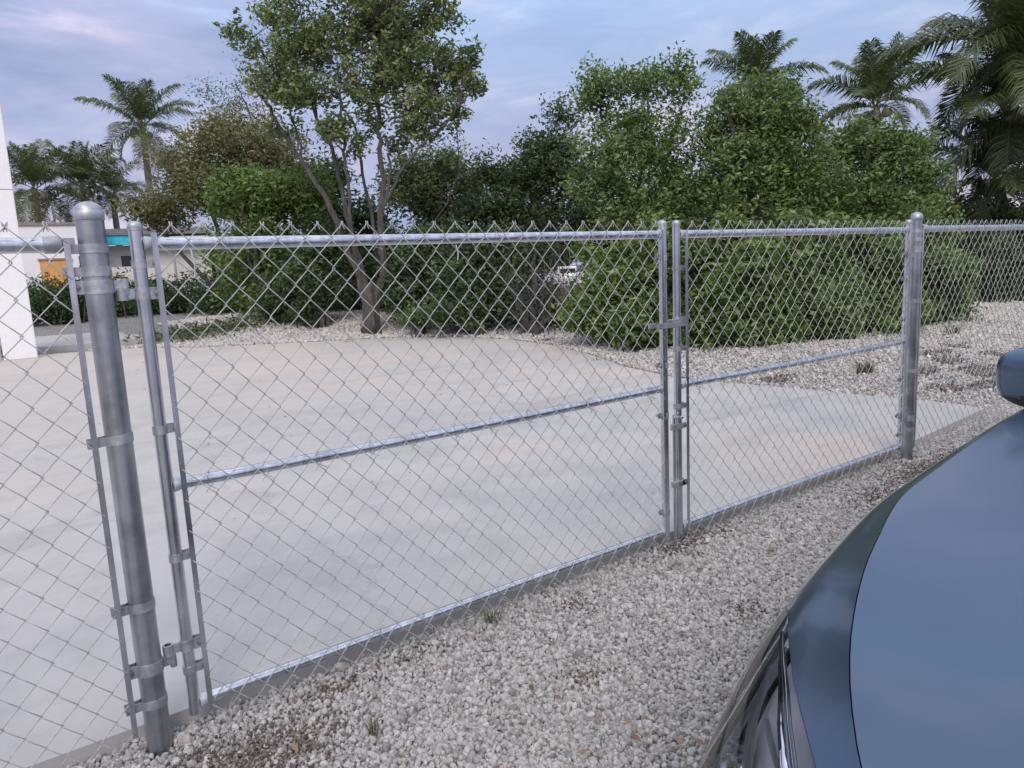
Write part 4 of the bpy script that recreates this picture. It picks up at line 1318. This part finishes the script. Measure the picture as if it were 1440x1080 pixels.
tree('dark_shrub', 'dark shrub under the yellowish tree, left of the twiggy opening', 'shrub', base_at(640, 458, 15),
     [(620, 370, 60, 50, 15.4, 80), (600, 425, 55, 34, 15, 50), (690, 400, 50, 60, 15.4, 55), (560, 400, 30, 50, 15.6, 40)],
     LM['dark'], leaf=0.11, per=55, rc=0.32, seed=16, nt=60, group=TB, zmin=0.3)
tree('dark_tree', 'dark grey green tree between the yellowish tree and the pale green tree', 'tree', base_at(740, 462, 15),
     [(745, 250, 60, 34, 15, 70), (700, 240, 28, 22, 15, 20), (790, 235, 40, 30, 14.8, 40), (760, 205, 28, 20, 14.8, 18), (735, 300, 70, 36, 15, 85), (790, 165, 16, 14, 14.8, 9), (800, 205, 20, 16, 14.8, 10), (690, 300, 50, 30, 15, 40), (815, 300, 25, 40, 14.8, 30), (740, 345, 65, 22, 15, 30)],
     LM['dark'], leaf=0.10, per=58, rc=0.29, seed=17, nt=130, group=TB)
for k, (u, v, d, bl, lb) in enumerate([
    (455, 455, 13.4, [(440, 405, 46, 58, 13.6, 120), (470, 350, 30, 40, 13.8, 50), (400, 415, 40, 46, 14.0, 80)], 'dark undergrowth left of the tall tree trunk'),
    (590, 460, 12.4, [(585, 400, 44, 62, 12.8, 130), (620, 350, 34, 40, 13, 60), (560, 360, 24, 44, 13.2, 44)], 'dark undergrowth directly right of the tall tree trunk'),
    (670, 465, 11.8, [(665, 405, 48, 66, 12.2, 150), (700, 350, 40, 36, 12.5, 66), (640, 440, 40, 26, 11.9, 50)], 'dark undergrowth in the middle of the left gate leaf'),
    (745, 470, 11.4, [(735, 420, 42, 52, 12.0, 90), (745, 360, 34, 32, 12.2, 44), (825, 440, 22, 34, 11.4, 36), (775, 452, 40, 18, 11.8, 40)], 'dark undergrowth left of the gap with the white boat')]):
    tree('dark_shrub', lb, 'shrub', base_at(u, v, d), bl, LM['dark'], leaf=0.085, per=58, rc=0.20, seed=300 + k, nt=60, group=TB, zmin=0.22, clumpvar=0.5)
# ---- right hand trees
tree('green_tree', 'tall pale green tree with ragged forked top behind the middle of the gate', 'tree', base_at(905, 470, 12.5),
     [(850, 115, 42, 24, 12.4, 26), (830, 135, 28, 28, 12.4, 18), (905, 118, 48, 24, 12.5, 32), (950, 120, 32, 26, 12.5, 22), (965, 92, 14, 10, 12.5, 5), (885, 170, 48, 34, 12.4, 46), (870, 215, 62, 42, 12.2, 78), (925, 215, 48, 46, 12.3, 58), (845, 260, 44, 40, 12.3, 48), (905, 275, 66, 40, 12.2, 80), (955, 275, 42, 42, 12.3, 46), (900, 310, 75, 25, 12.3, 50), (950, 165, 22, 16, 12.5, 6)],
     LM['mid'], [([np.array(base_at(905, 470, 12.5)), gd(895, 380, 12.5), gd(880, 300, 12.5), gd(860, 220, 12.5), gd(845, 160, 12.5), gd(838, 110, 12.5)], 0.10, 0.025),
                 ([gd(895, 380, 12.5), gd(925, 280, 12.5), gd(945, 200, 12.5), gd(962, 140, 12.5), gd(968, 92, 12.5)], 0.08, 0.015),
                 ([gd(885, 320, 12.5), gd(905, 230, 12.5), gd(910, 160, 12.5), gd(912, 115, 12.5)], 0.06, 0.02)],
     leaf=0.085, per=44, rc=0.21, seed=21, nt=240, group=TB, clumpvar=0.5)
tree('green_tree', 'dense dark green tree in front of the short palm, right of the pale green tree', 'tree', base_at(1090, 470, 12),
     [(1060, 150, 62, 34, 12, 75), (1105, 175, 42, 28, 12, 45), (1040, 210, 58, 50, 12, 85), (1110, 225, 60, 50, 12, 90), (1060, 280, 78, 50, 12, 120), (1000, 180, 20, 30, 12.1, 14), (1140, 280, 50, 45, 12, 60), (1075, 120, 20, 12, 12, 8), (1000, 260, 30, 40, 12, 30)],
     LM['mid'], leaf=0.085, per=56, rc=0.23, seed=22, nt=90, group=TB, tr=0.1)
tree('green_tree', 'rounded green tree between the two right palms', 'tree', base_at(1240, 465, 12.5),
     [(1215, 200, 50, 30, 12.5, 55), (1175, 210, 30, 28, 12.5, 26), (1255, 225, 52, 42, 12.5, 75), (1200, 265, 60, 48, 12.4, 85), (1290, 265, 38, 36, 12.5, 42), (1240, 300, 90, 30, 12.5, 80), (1295, 195, 12, 10, 12.5, 3), (1318, 240, 18, 16, 12.5, 8)],
     LM['mid'], leaf=0.085, per=54, rc=0.23, seed=23, nt=90, group=TB, tr=0.1)
# backing shrubs so that no horizon shows under the crowns
tree('dark_shrub', 'dark shrub deep behind the green hedge, under the pale green tree', 'shrub', base_at(930, 462, 15.5),
     [(900, 330, 80, 45, 15.5, 80), (1010, 330, 90, 50, 15.5, 90), (1000, 400, 90, 50, 15, 50)], LM['dark'], leaf=0.13, per=60, rc=0.36, seed=24, nt=20, group=TB, zmin=0.2)
tree('dark_shrub', 'dark shrub deep behind the hedge near the far gate post', 'shrub', base_at(1220, 455, 15.5),
     [(1150, 320, 70, 50, 15.5, 75), (1260, 320, 80, 50, 15.5, 85), (1370, 320, 60, 40, 16, 60), (1450, 340, 60, 50, 16, 60), (1390, 380, 80, 45, 15.5, 60)], LM['dark'], leaf=0.13, per=60, rc=0.36, seed=25, nt=20, group=TB, zmin=0.2)
# front shrubs (bright, to the ground)
HG = 'leafy green shrubs along the gravel'
fr = [((865, 480), 9.3, 'bright', 'bright green leafy shrub at the left end of the row, behind the gate opening', 345),
      ((940, 484), 8.8, 'mid', 'leafy green shrub directly behind the meeting uprights of the gate', 330),
      ((1045, 487), 8.3, 'bright', 'yellow green shrub that reaches out furthest onto the gravel', 322),
      ((1125, 480), 8.7, 'mid', 'leafy shrub in the middle of the right gate leaf', 328),
      ((1205, 471), 9.3, 'bright', 'leafy shrub just left of the far gate post', 325),
      ((1290, 465), 9.9, 'mid', 'darker shrub right behind the far gate post', 330),
      ((1400, 448), 13.0, 'dark', 'dark shrub seen through the right fence section', 330)]
gq = np.random.default_rng(55)
for k, ((u, v), d, mt, lb, top) in enumerate(fr):
    bl = []
    h_ = v - top
    for j in range(9):
        uu = u + gq.uniform(-52, 52); vv = top + 26 + (h_ - 50) * gq.random()
        r_ = gq.uniform(22, 40)
        bl.append((uu, vv, r_, r_ * gq.uniform(0.7, 1.15), d + gq.uniform(-0.25, 0.45), int(r_ * 1.25)))
    for j in range(4):     # skirt down to the gravel
        bl.append((u - 48 + 32 * j, v - 24 - gq.uniform(0, 12), 28, 26, d + gq.uniform(0.0, 0.3), 44))
    for j in range(4):     # shoots standing up out of the row
        bl.append((u + gq.uniform(-50, 50), top + gq.uniform(-8, 14), gq.uniform(7, 14), gq.uniform(10, 18), d + gq.uniform(-0.2, 0.3), 7))
    bl.append((u, (top + v) / 2, 60, h_ * 0.42, d + 0.7, 110))
    tree('leafy_shrub', lb, 'shrub', base_at(u, v, d), bl, LM[mt], leaf=0.075, per=50, rc=0.15, seed=40 + k, nt=60, group=HG, zmin=0.10, tr=0.04, aspect=0.46, clumpvar=0.6)
# clipped dark hedge at the far left
hg = empty('hedge', base_at(180, 452, 23), 'long low clipped dark hedge in front of the white building', 'hedge')
crown(hg, [(75, 428, 60, 27, 20.5, 90), (25, 420, 26, 30, 20.5, 30), (150, 425, 60, 30, 20.5, 90), (240, 422, 60, 30, 20.0, 90), (330, 422, 60, 32, 19, 90), (420, 425, 40, 32, 18, 60), (-30, 420, 50, 40, 20, 50)], LM['hedge'], leaf=0.11, per=75, rc=0.34, seed=60, name='foliage', zmin=0.15)
hb = MB()
for k in range(14):
    p = base_at(20 + k * 32, 450, 20.2 - 0.12 * k)
    hb.tube([(p[0], p[1], -0.1), (p[0] + random.uniform(-.2, .2), p[1], 1.2)], [0.03, 0.012], 5)
tag(hb.build('stems', M_BARK, hg), kind='stuff')
# twiggy undergrowth with aerial roots in the dark opening
tw = empty('twiggy_shrub', base_at(745, 468, 11.2), 'leafless twiggy grey undergrowth in the dark opening between the shrubs', 'shrub', TB)
g_ = np.random.default_rng(77)
tm = MB()
for k in range(55):
    u = g_.uniform(735, 815); d = g_.uniform(10.9, 12.2)
    b0_ = np.array(base_at(u, 465, d))
    hgt = g_.uniform(0.4, 1.5)
    e = b0_ + [g_.normal() * 0.35, g_.normal() * 0.3, hgt]
    mid = (b0_ + e) / 2 + g_.normal(size=3) * 0.12
    tm.tube([b0_ - [0, 0, .05], mid, e], [0.010, 0.007, 0.003], 4)
    for j in range(2):
        f_ = mid + g_.normal(size=3) * 0.3 + [0, 0, 0.2]
        tm.tube([mid, (mid + f_) / 2 + g_.normal(size=3) * 0.05, f_], [0.005, 0.004, 0.002], 4)
tag(tm.build('stems', M_BARK, tw), kind='stuff')
cr_, _ = crown(tw, [(750, 440, 50, 26, 11.4, 14), (700, 430, 26, 36, 11.6, 10), (810, 445, 20, 26, 11.2, 10)], LM['dark'], leaf=0.06, per=22, rc=0.2, seed=78, name='foliage', zmin=0.1)
# small saplings at the foot of the shrubs
for k, (u, v, d, lb) in enumerate([(580, 450, 12.2, 'small green seedling at the foot of the dark shrub right of the trunk'), (655, 455, 11.8, 'low green seedling left of the twiggy opening')]):
    tree('seedling', lb, 'plant', base_at(u, v, d), [(u, v - 12, 20, 16, d, 22)], LM['mid'], leaf=0.07, per=30, rc=0.13, seed=90 + k, nt=10, tr=0.01, zmin=0.2)
# far shore tree line
ft = MB()
fo, _ = crown(None, [(u, 352 - (u - 720) * 0.046 + (8 if u % 3 else 0), 60, 14 + (u * 7 % 9), 110, 40) for u in range(-900, 2400, 60)], LM['dark'], leaf=1.5, per=40, rc=2.0, seed=99, name='far_shore_trees')
tag(fo, 'low dark tree line on the far shore', 'trees', kind='stuff')

# ------------------------------------------------------------------ palms
def frond(L_, elev, az, droop, g_, root, origin, mat, dens=46, wl=0.74, dry=False):
    """one feather frond: arching rachis and two rows of hanging leaflets"""
    h = np.array([math.cos(az), math.sin(az), 0.0])
    n = 14
    p = np.array(origin, float); pts = [p.copy()]
    a = elev
    for i in range(n):
        st = L_ / n
        p = p + (h * math.cos(a) + np.array([0, 0, math.sin(a)])) * st
        a -= droop / n * (0.5 + 1.2 * i / n)
        pts.append(p.copy())
    pts = np.array(pts)
    mb = MB().tube(pts, [0.028 * (1 - 0.85 * i / n) * L_ / 3 for i in range(n + 1)], 5)
    Vr = np.array(mb.v); Fr = []
    for f in mb.f:
        if len(f) == 4: Fr += [(f[0], f[1], f[2]), (f[0], f[2], f[3])]
        else: Fr += [(f[0], f[i], f[i + 1]) for i in range(1, len(f) - 1)]
    sidev = np.cross(h, [0, 0, 1.0])
    Vs, Fs, As = [Vr], [np.array(Fr)], [np.full(len(Vr), 0.9)]
    base = len(Vr)
    tw_ = g_.uniform(-0.5, 0.5)
    dens = int(dens * 1.6)
    for sg in (-1, 1):
        for k in range(dens):
            t_ = 0.14 + 0.86 * (k + g_.uniform(-0.3, 0.3)) / dens
            t_ = min(max(t_, 0.1), 0.999)
            f = t_ * n; i = min(int(f), n - 1); q = pts[i] * (1 - (f - i)) + pts[i + 1] * (f - i)
            tg = pts[i + 1] - pts[i]; tg /= np.linalg.norm(tg)
            ll = L_ * wl * 0.5 * (math.sin(PI * (0.12 + 0.80 * t_)) ** 0.7) * g_.uniform(0.8, 1.1)
            up_ = np.cross(sidev, tg); up_ /= np.linalg.norm(up_)
            if up_[2] < 0: up_ = -up_
            d1 = sidev * sg * 0.75 + tg * (0.45 + 0.35 * t_) + up_ * (0.25 + tw_ * sg * 0.3)
            d1 += g_.normal(size=3) * 0.12
            d1 /= np.linalg.norm(d1)
            d2 = d1 + np.array([0, 0, -1.05 if not dry else -2.4]) * g_.uniform(0.5, 1.3); d2 /= np.linalg.norm(d2)
            m1 = q + d1 * ll * 0.5; e = m1 + d2 * ll * 0.5
            wv = tg * (0.024 * L_ / 3)
            Vs.append(np.array([q - wv * 0.5, q + wv * 0.5, m1 - wv, m1 + wv, e])); Fs.append(np.array([(0, 1, 3), (0, 3, 2), (2, 3, 4)]) + base)
            As.append(np.full(5, np.clip(g_.random() * 0.7 + 0.1, 0, 1))); base += 5
    me_ = np_mesh('frond', np.concatenate(Vs), np.concatenate(Fs), mat, attr=np.concatenate(As))
    crown.total += len(me_.polygons)
    return link('frond', me_, root)
def palm(label, u, v, d, L_, seed, nf=20, ground_uv=None, lean=0.0, dry=3, dens=44, az0=0.0, lowlim=-0.6, azs=None, uplim=1.5):
    g_ = np.random.default_rng(seed)
    top = gd(u, v, d)
    bx, by = top[0] - lean * CR[0], top[1] - lean * CR[1]
    zb = float(gh(np.array([bx]), np.array([by]))[0])
    root = empty('palm_tree', (bx, by, zb), label, 'palm', 'coconut palms behind the shrubs')
    H = top[2] - zb
    q = [(bx + (top[0] - bx) * (k / 12) ** 1.6, by + (top[1] - by) * (k / 12) ** 1.6, zb - 0.2 + (H + 0.15) * k / 12) for k in range(13)]
    MB().tube(q, [0.16 - 0.06 * k / 12 + (0.010 if k % 2 else 0) for k in range(13)], 12).build('trunk', M_PALMBARK, root)
    for k in range(nf):
        t_ = k / nf
        az = az0 + k * 2.39996 + g_.uniform(-0.25, 0.25)
        el = uplim - (uplim - lowlim) * t_ ** 1.35 + g_.uniform(-0.12, 0.12)
        dr = 0.28 + 1.15 * t_ + g_.uniform(-0.15, 0.25)
        frond(L_ * g_.uniform(0.85, 1.08) * (0.80 + 0.25 * math.sin(PI * t_)), el, az, dr, g_, root, top + g_.normal(size=3) * 0.05, LM['palm'], dens)
    for k in range(dry):
        frond(L_ * 0.8, -0.9 + g_.uniform(-0.2, 0.2), g_.uniform(0, 6.28), 0.6, g_, root, top - [0, 0, 0.15], LM['dry'], 26, dry=True)
    # green nuts in the crown
    m = MB()
    for k in range(7):
        c_ = top + [g_.normal() * 0.22, g_.normal() * 0.22, -0.25 + g_.normal() * 0.06]
        m.lathe([(0.0, -0.13), (0.08, -0.09), (0.11, 0), (0.08, 0.09), (0.0, 0.13)], c_[0], c_[1], c_[2], 8)
    m.build('coconuts', M_ORANGE if False else M_PALMBARK, root)
    return root
palm('lone tall palm with yellowish lower fronds standing clear against the sky at left', 200, 178, 27, 2.0, 101, 18, dens=46, dry=3, lowlim=-0.75)
palm('leftmost low palm beside the white pillar', 48, 265, 27, 2.1, 102, 20, dens=46, dry=2, lowlim=-1.0)
palm('low palm between the leftmost palm and the tall lone palm', 115, 262, 29, 2.1, 103, 22, dens=46, dry=1, lowlim=-0.8)
palm('smallest low palm just left of the tall lone palm trunk', 158, 272, 31, 1.7, 104, 16, dens=40, dry=1)
palm('short palm peeping over the dense dark green tree', 1062, 125, 19, 1.65, 105, 18, dens=56, dry=0)
palm('palm with a full round crown between the rounded tree and the right palms', 1232, 150, 20, 1.95, 106, 18, dens=60, dry=0, lowlim=-0.5)
palm('very tall palm cut off by the top right corner', 1442, 72, 14, 2.5, 107, 22, dens=70, dry=2, az0=0.6, lowlim=-0.9, lean=-1.1)
palm('palm with hanging fronds at the right edge below the tallest one', 1420, 158, 14.6, 2.2, 108, 20, dens=66, dry=1, az0=1.9, lowlim=-1.1, lean=-1.3)
palm('lowest palm crown at the right edge just over the fence rail', 1400, 250, 15.5, 1.6, 109, 20, dens=56, dry=1, lowlim=-0.9, lean=-0.6)
print('foliage tris', crown.total)

# ------------------------------------------------------------------ buildings and pillar at left
c0 = gz(30, 505, 0.012)
pl = empty('white_pillar', (c0[0], c0[1] + 0.24, 0.012), 'square white rendered pillar at the left edge of the driveway', 'pillar')
wdt = 0.45
m = MB().box(c0[0] - wdt / 2, c0[0] + wdt / 2, c0[1], c0[1] + wdt, 0.012, 2.62, 0.008); m.build('shaft', M_WHITE, pl)
m = MB().box(c0[0] - wdt / 2 - 0.004, c0[0] + wdt / 2 + 0.004, c0[1] - 0.004, c0[1] + wdt + 0.004, 2.626, 5.6, 0.008); m.build('upper_shaft', M_WHITE, pl)
m = MB().box(c0[0] - wdt / 2 - 0.9, c0[0] - wdt / 2 - 0.02, c0[1] + 0.15, c0[1] + 1.8, 0.012, 0.42, 0.01)
tag(m.build('planter', M_PALE), 'low grey concrete planter hidden mostly behind the white pillar', 'planter')

def frame_at(ub, d):
    """corner, direction along the facade (to the right) and direction into the building"""
    c_ = gd(ub, 400, d)[:2]
    vw = c_ - CC[:2]; vw = vw / np.linalg.norm(vw)
    return c_, np.array([vw[1], -vw[0]]), vw
def bld_box(mb, fr_, ua, ub, off, z0, z1, depth):
    """box on the facade between the sight lines through columns ua and ub; off = distance in front of the wall"""
    c_, r_, n_ = fr_
    o_ = c_ - n_ * off
    def hit(u):
        rd = (CF + CR * (u - 720) / FPX - CU * (400 - 540) / FPX)[:2]
        m_ = np.array([[rd[0], -r_[0]], [rd[1], -r_[1]]])
        t_ = np.linalg.solve(m_, o_ - CC[:2])
        return o_ + r_ * t_[1]
    p_, q_ = hit(ua), hit(ub)
    q4 = [p_, q_, q_ + n_ * depth, p_ + n_ * depth]
    vs = [(x, y, z) for z in (z0, z1) for x, y in q4]
    mb.add(vs, [(3, 2, 1, 0), (4, 5, 6, 7), (0, 1, 5, 4), (1, 2, 6, 5), (2, 3, 7, 6), (3, 0, 4, 7)])
    return mb
FA, FB = frame_at(150, 25), frame_at(236, 27)
bo = gd(90, 400, 25)
wb = empty('white_building', (bo[0], bo[1], 0), 'low flat white building with a brown coping behind the hedge at left', 'building')
bld_box(MB(), FA, -60, 150, 0, -0.1, 3.12, 4).build('wall', M_WHITE, wb)
bld_box(MB(), FA, -62, 151, 0.06, 3.122, 3.20, 4.12).build('coping', M_COPE, wb)
bld_box(MB(), FA, 60, 104, 0.05, 0.4, 1.98, 0.049).build('door', M_ORANGE, wb)
bld_box(MB(), FA, 58, 106, 0.08, 1.985, 2.05, 0.078).build('lintel', M_COPE, wb)
bld_box(MB(), FA, 116, 134, 0.04, 1.35, 2.1, 0.038).build('window', M_WINDOWG, wb)
bo = gd(190, 400, 27)
tb = empty('house', (bo[0], bo[1], 0), 'house with a grey roof and turquoise fascia right of the low white building', 'house')
bld_box(MB(), FB, 140, 300, 0, -0.1, 2.46, 5).build('wall', M_OFFWHITE, tb)
bld_box(MB(), FB, 138, 232, 0.5, 2.47, 2.80, 0.25).build('fascia', M_TEAL, tb)
bld_box(MB(), FB, 232.5, 304, 0.5, 2.47, 2.72, 0.25).build('fascia', M_WHITE, tb)
bld_box(MB(), FB, 136, 306, 0.56, 2.805, 3.02, 5.6).build('roof', M_ROOFGREY, tb)
bld_box(MB(), FB, 175, 200, 0.04, 0.9, 2.1, 0.038).build('window', M_WINDOWG, tb)
lw = bld_box(MB(), frame_at(248, 24.5), 158, 248, 0, -0.1, 1.66, 0.25).build('garden_wall', M_OFFWHITE)
tag(lw, 'low cream garden wall above the hedge, right of the nearest gate post', 'wall')
# posts in the hedge
for (u, d, z1, lb) in ((254, 22, 1.75, 'thin white stake above the hedge left of the bush'), (312, 21, 1.75, 'thin grey stake standing in the hedge'), (353, 17.5, 0.95, 'short grey wooden stake in front of the hedge')):
    p = base_at(u, 440, d)
    o = MB().tube([(p[0], p[1], p[2] - 0.1), (p[0], p[1], z1)], 0.035, 8).build('stake', M_PALE)
    tag(o, lb, 'stake')
# white boat on the canal seen through the opening
bc = gd(800, 400, 50)
bt = empty('boat', (bc[0], bc[1], -0.85), 'white boat glimpsed through the opening between the shrubs', 'boat')
def hull():
    st = [(-3.2, 0.9, 0.0), (-1.5, 1.05, 0.0), (0.5, 1.05, 0.05), (2.0, 0.75, 0.15), (3.1, 0.08, 0.35)]
    vs, fs = [], []
    for x, w, dz in st:
        for y, z in ((-w, 0.95 + dz), (-w * 0.8, 0.25), (0, -0.15), (w * 0.8, 0.25), (w, 0.95 + dz)):
            vs.append((x, y, z))
    for i in range(4):
        for j in range(4):
            fs.append((i * 5 + j, i * 5 + j + 1, (i + 1) * 5 + j + 1, (i + 1) * 5 + j))
        fs.append((i * 5 + 4, i * 5, (i + 1) * 5, (i + 1) * 5 + 4))
    fs.append((0, 1, 2, 3, 4))
    return vs, fs
ang = math.atan2(CR[1], CR[0])
def place(mb):
    c_, s_ = math.cos(ang), math.sin(ang)
    mb.v = [(bc[0] + p[0] * 0.6 * c_ - p[1] * s_, bc[1] + p[0] * 0.6 * s_ + p[1] * c_, p[2] - 0.85) for p in mb.v]
    return mb
place(MB().add(*hull())).build('hull', M_WHITE, bt)
place(MB().box(-1.2, 0.9, -0.6, 0.6, 0.98, 1.75, 0.05)).build('cabin', M_WHITE, bt)
place(MB().box(-1.0, 0.7, -0.62, -0.605, 1.3, 1.6)).build('window', M_WINDOWG, bt)
place(MB().tube([(0.2, 0, 1.7), (0.2, 0, 3.2)], 0.03, 6)).build('mast', M_PIPE, bt)

# ------------------------------------------------------------------ weeds and grass tufts
def tuft(x, y, n, h, spread, seed, label, name='grass_tuft', z=None, mat='grass'):
    g_ = np.random.default_rng(seed)
    if z is None: z = float(gh(np.array([x]), np.array([y]))[0])
    V, F, A_ = [], [], []
    for k in range(n):
        a = g_.uniform(0, 6.28); r_ = g_.random() ** 0.7 * spread * 0.4
        b0_ = np.array([x + math.cos(a) * r_, y + math.sin(a) * r_, z])
        ln = h * g_.uniform(0.5, 1.1); az = a + g_.normal() * 0.6; out_ = g_.uniform(0.2, 0.8) * spread
        mid = b0_ + [math.cos(az) * out_ * 0.35, math.sin(az) * out_ * 0.35, ln * 0.65]
        tip = b0_ + [math.cos(az) * out_, math.sin(az) * out_, ln * g_.uniform(0.75, 1.0)]
        w = np.array([-math.sin(az), math.cos(az), 0]) * h * 0.022
        i = len(V)
        V += [b0_ - w, b0_ + w, mid + w * 0.9, mid - w * 0.9, tip]
        F += [(i, i + 1, i + 2), (i, i + 2, i + 3), (i + 3, i + 2, i + 4)]
        A_ += [g_.random()] * 5
    o = link(name, np_mesh(name, V, F, LM[mat], attr=A_))
    return tag(o, label, 'weed', 'weeds growing in the gravel')
spots = [((1216, 518), 90, 0.15, 0.16, 'largest grey green grass tuft in the gravel left of the far gate post'),
         ((1160, 520), 22, 0.06, 0.07, 'faint small weed left of the largest grass tuft'),
         ((1340, 470), 60, 0.16, 0.2, 'grass tuft at the foot of the shrub right of the far gate post'),
         ((1375, 600), 26, 0.06, 0.09, 'flat grey weed at the right corner of the concrete'),
         ((490, 478), 26, 0.14, 0.16, 'spiky dark weed at the back edge of the concrete below the trunk'),
         ((838, 502), 30, 0.13, 0.10, 'upright dark weed at the concrete edge left of the gate meeting'),
         ((800, 495), 16, 0.10, 0.07, 'small dark weed just left of the upright one at the concrete edge'),
         ((1075, 492), 22, 0.10, 0.12, 'weed below the yellow green shrub'),
         ((1250, 480), 16, 0.08, 0.1, 'small weed near the shrub just left of the far gate post'),
         ((380, 490), 18, 0.10, 0.12, 'small weed on the left part of the back gravel')]
for k, ((u, v), n, h, s_, lb) in enumerate(spots):
    p = gz(u, v, 0.05)
    tuft(p[0], p[1], n, h, s_, 200 + k, lb)
for k, ((u, v), n, h, s_, lb) in enumerate([((690, 872), 34, 0.060, 0.075, 'small green weed against the concrete edge below the bottom rail'),
                                            ((526, 1030), 16, 0.060, 0.03, 'thin pale weed standing in the near gravel'),
                                            ((565, 1045), 9, 0.03, 0.03, 'tiny weed right of the thin pale one in the near gravel'),
                                            ((697, 1008), 14, 0.022, 0.02, 'tiny olive weed in the gravel at bottom centre'),
                                            ((970, 735), 26, 0.04, 0.05, 'brown green weed at the foot of the meeting uprights')]):
    p = gz(u, v, -0.01)
    tuft(p[0], p[1], n, h, s_, 300 + k, lb, z=-0.02)
# patch of ground cover left
g_ = np.random.default_rng(5)
V, F, A_ = [], [], []
C_ = []
for k in range(1500):
    cx, cy = [(2.9, 12.9), (3.9, 12.1), (3.3, 12.3)][k % 3]
    x, y = cx + g_.normal() * 0.42, cy + g_.normal() * 0.30
    C_.append((x, y, float(gh(np.array([x]), np.array([y]))[0]) + 0.02 + 0.12 * g_.random()))
V, F, A_ = leaves(np.array(C_), np.array([[0, 0, 1.0]]), 0.11, 0.3, g_=g_)
o = link('ground_cover', np_mesh('ground_cover', V, F, LM['grass'], attr=A_))
tag(o, 'patch of low green weeds at the back left of the concrete', 'weeds', kind='stuff')
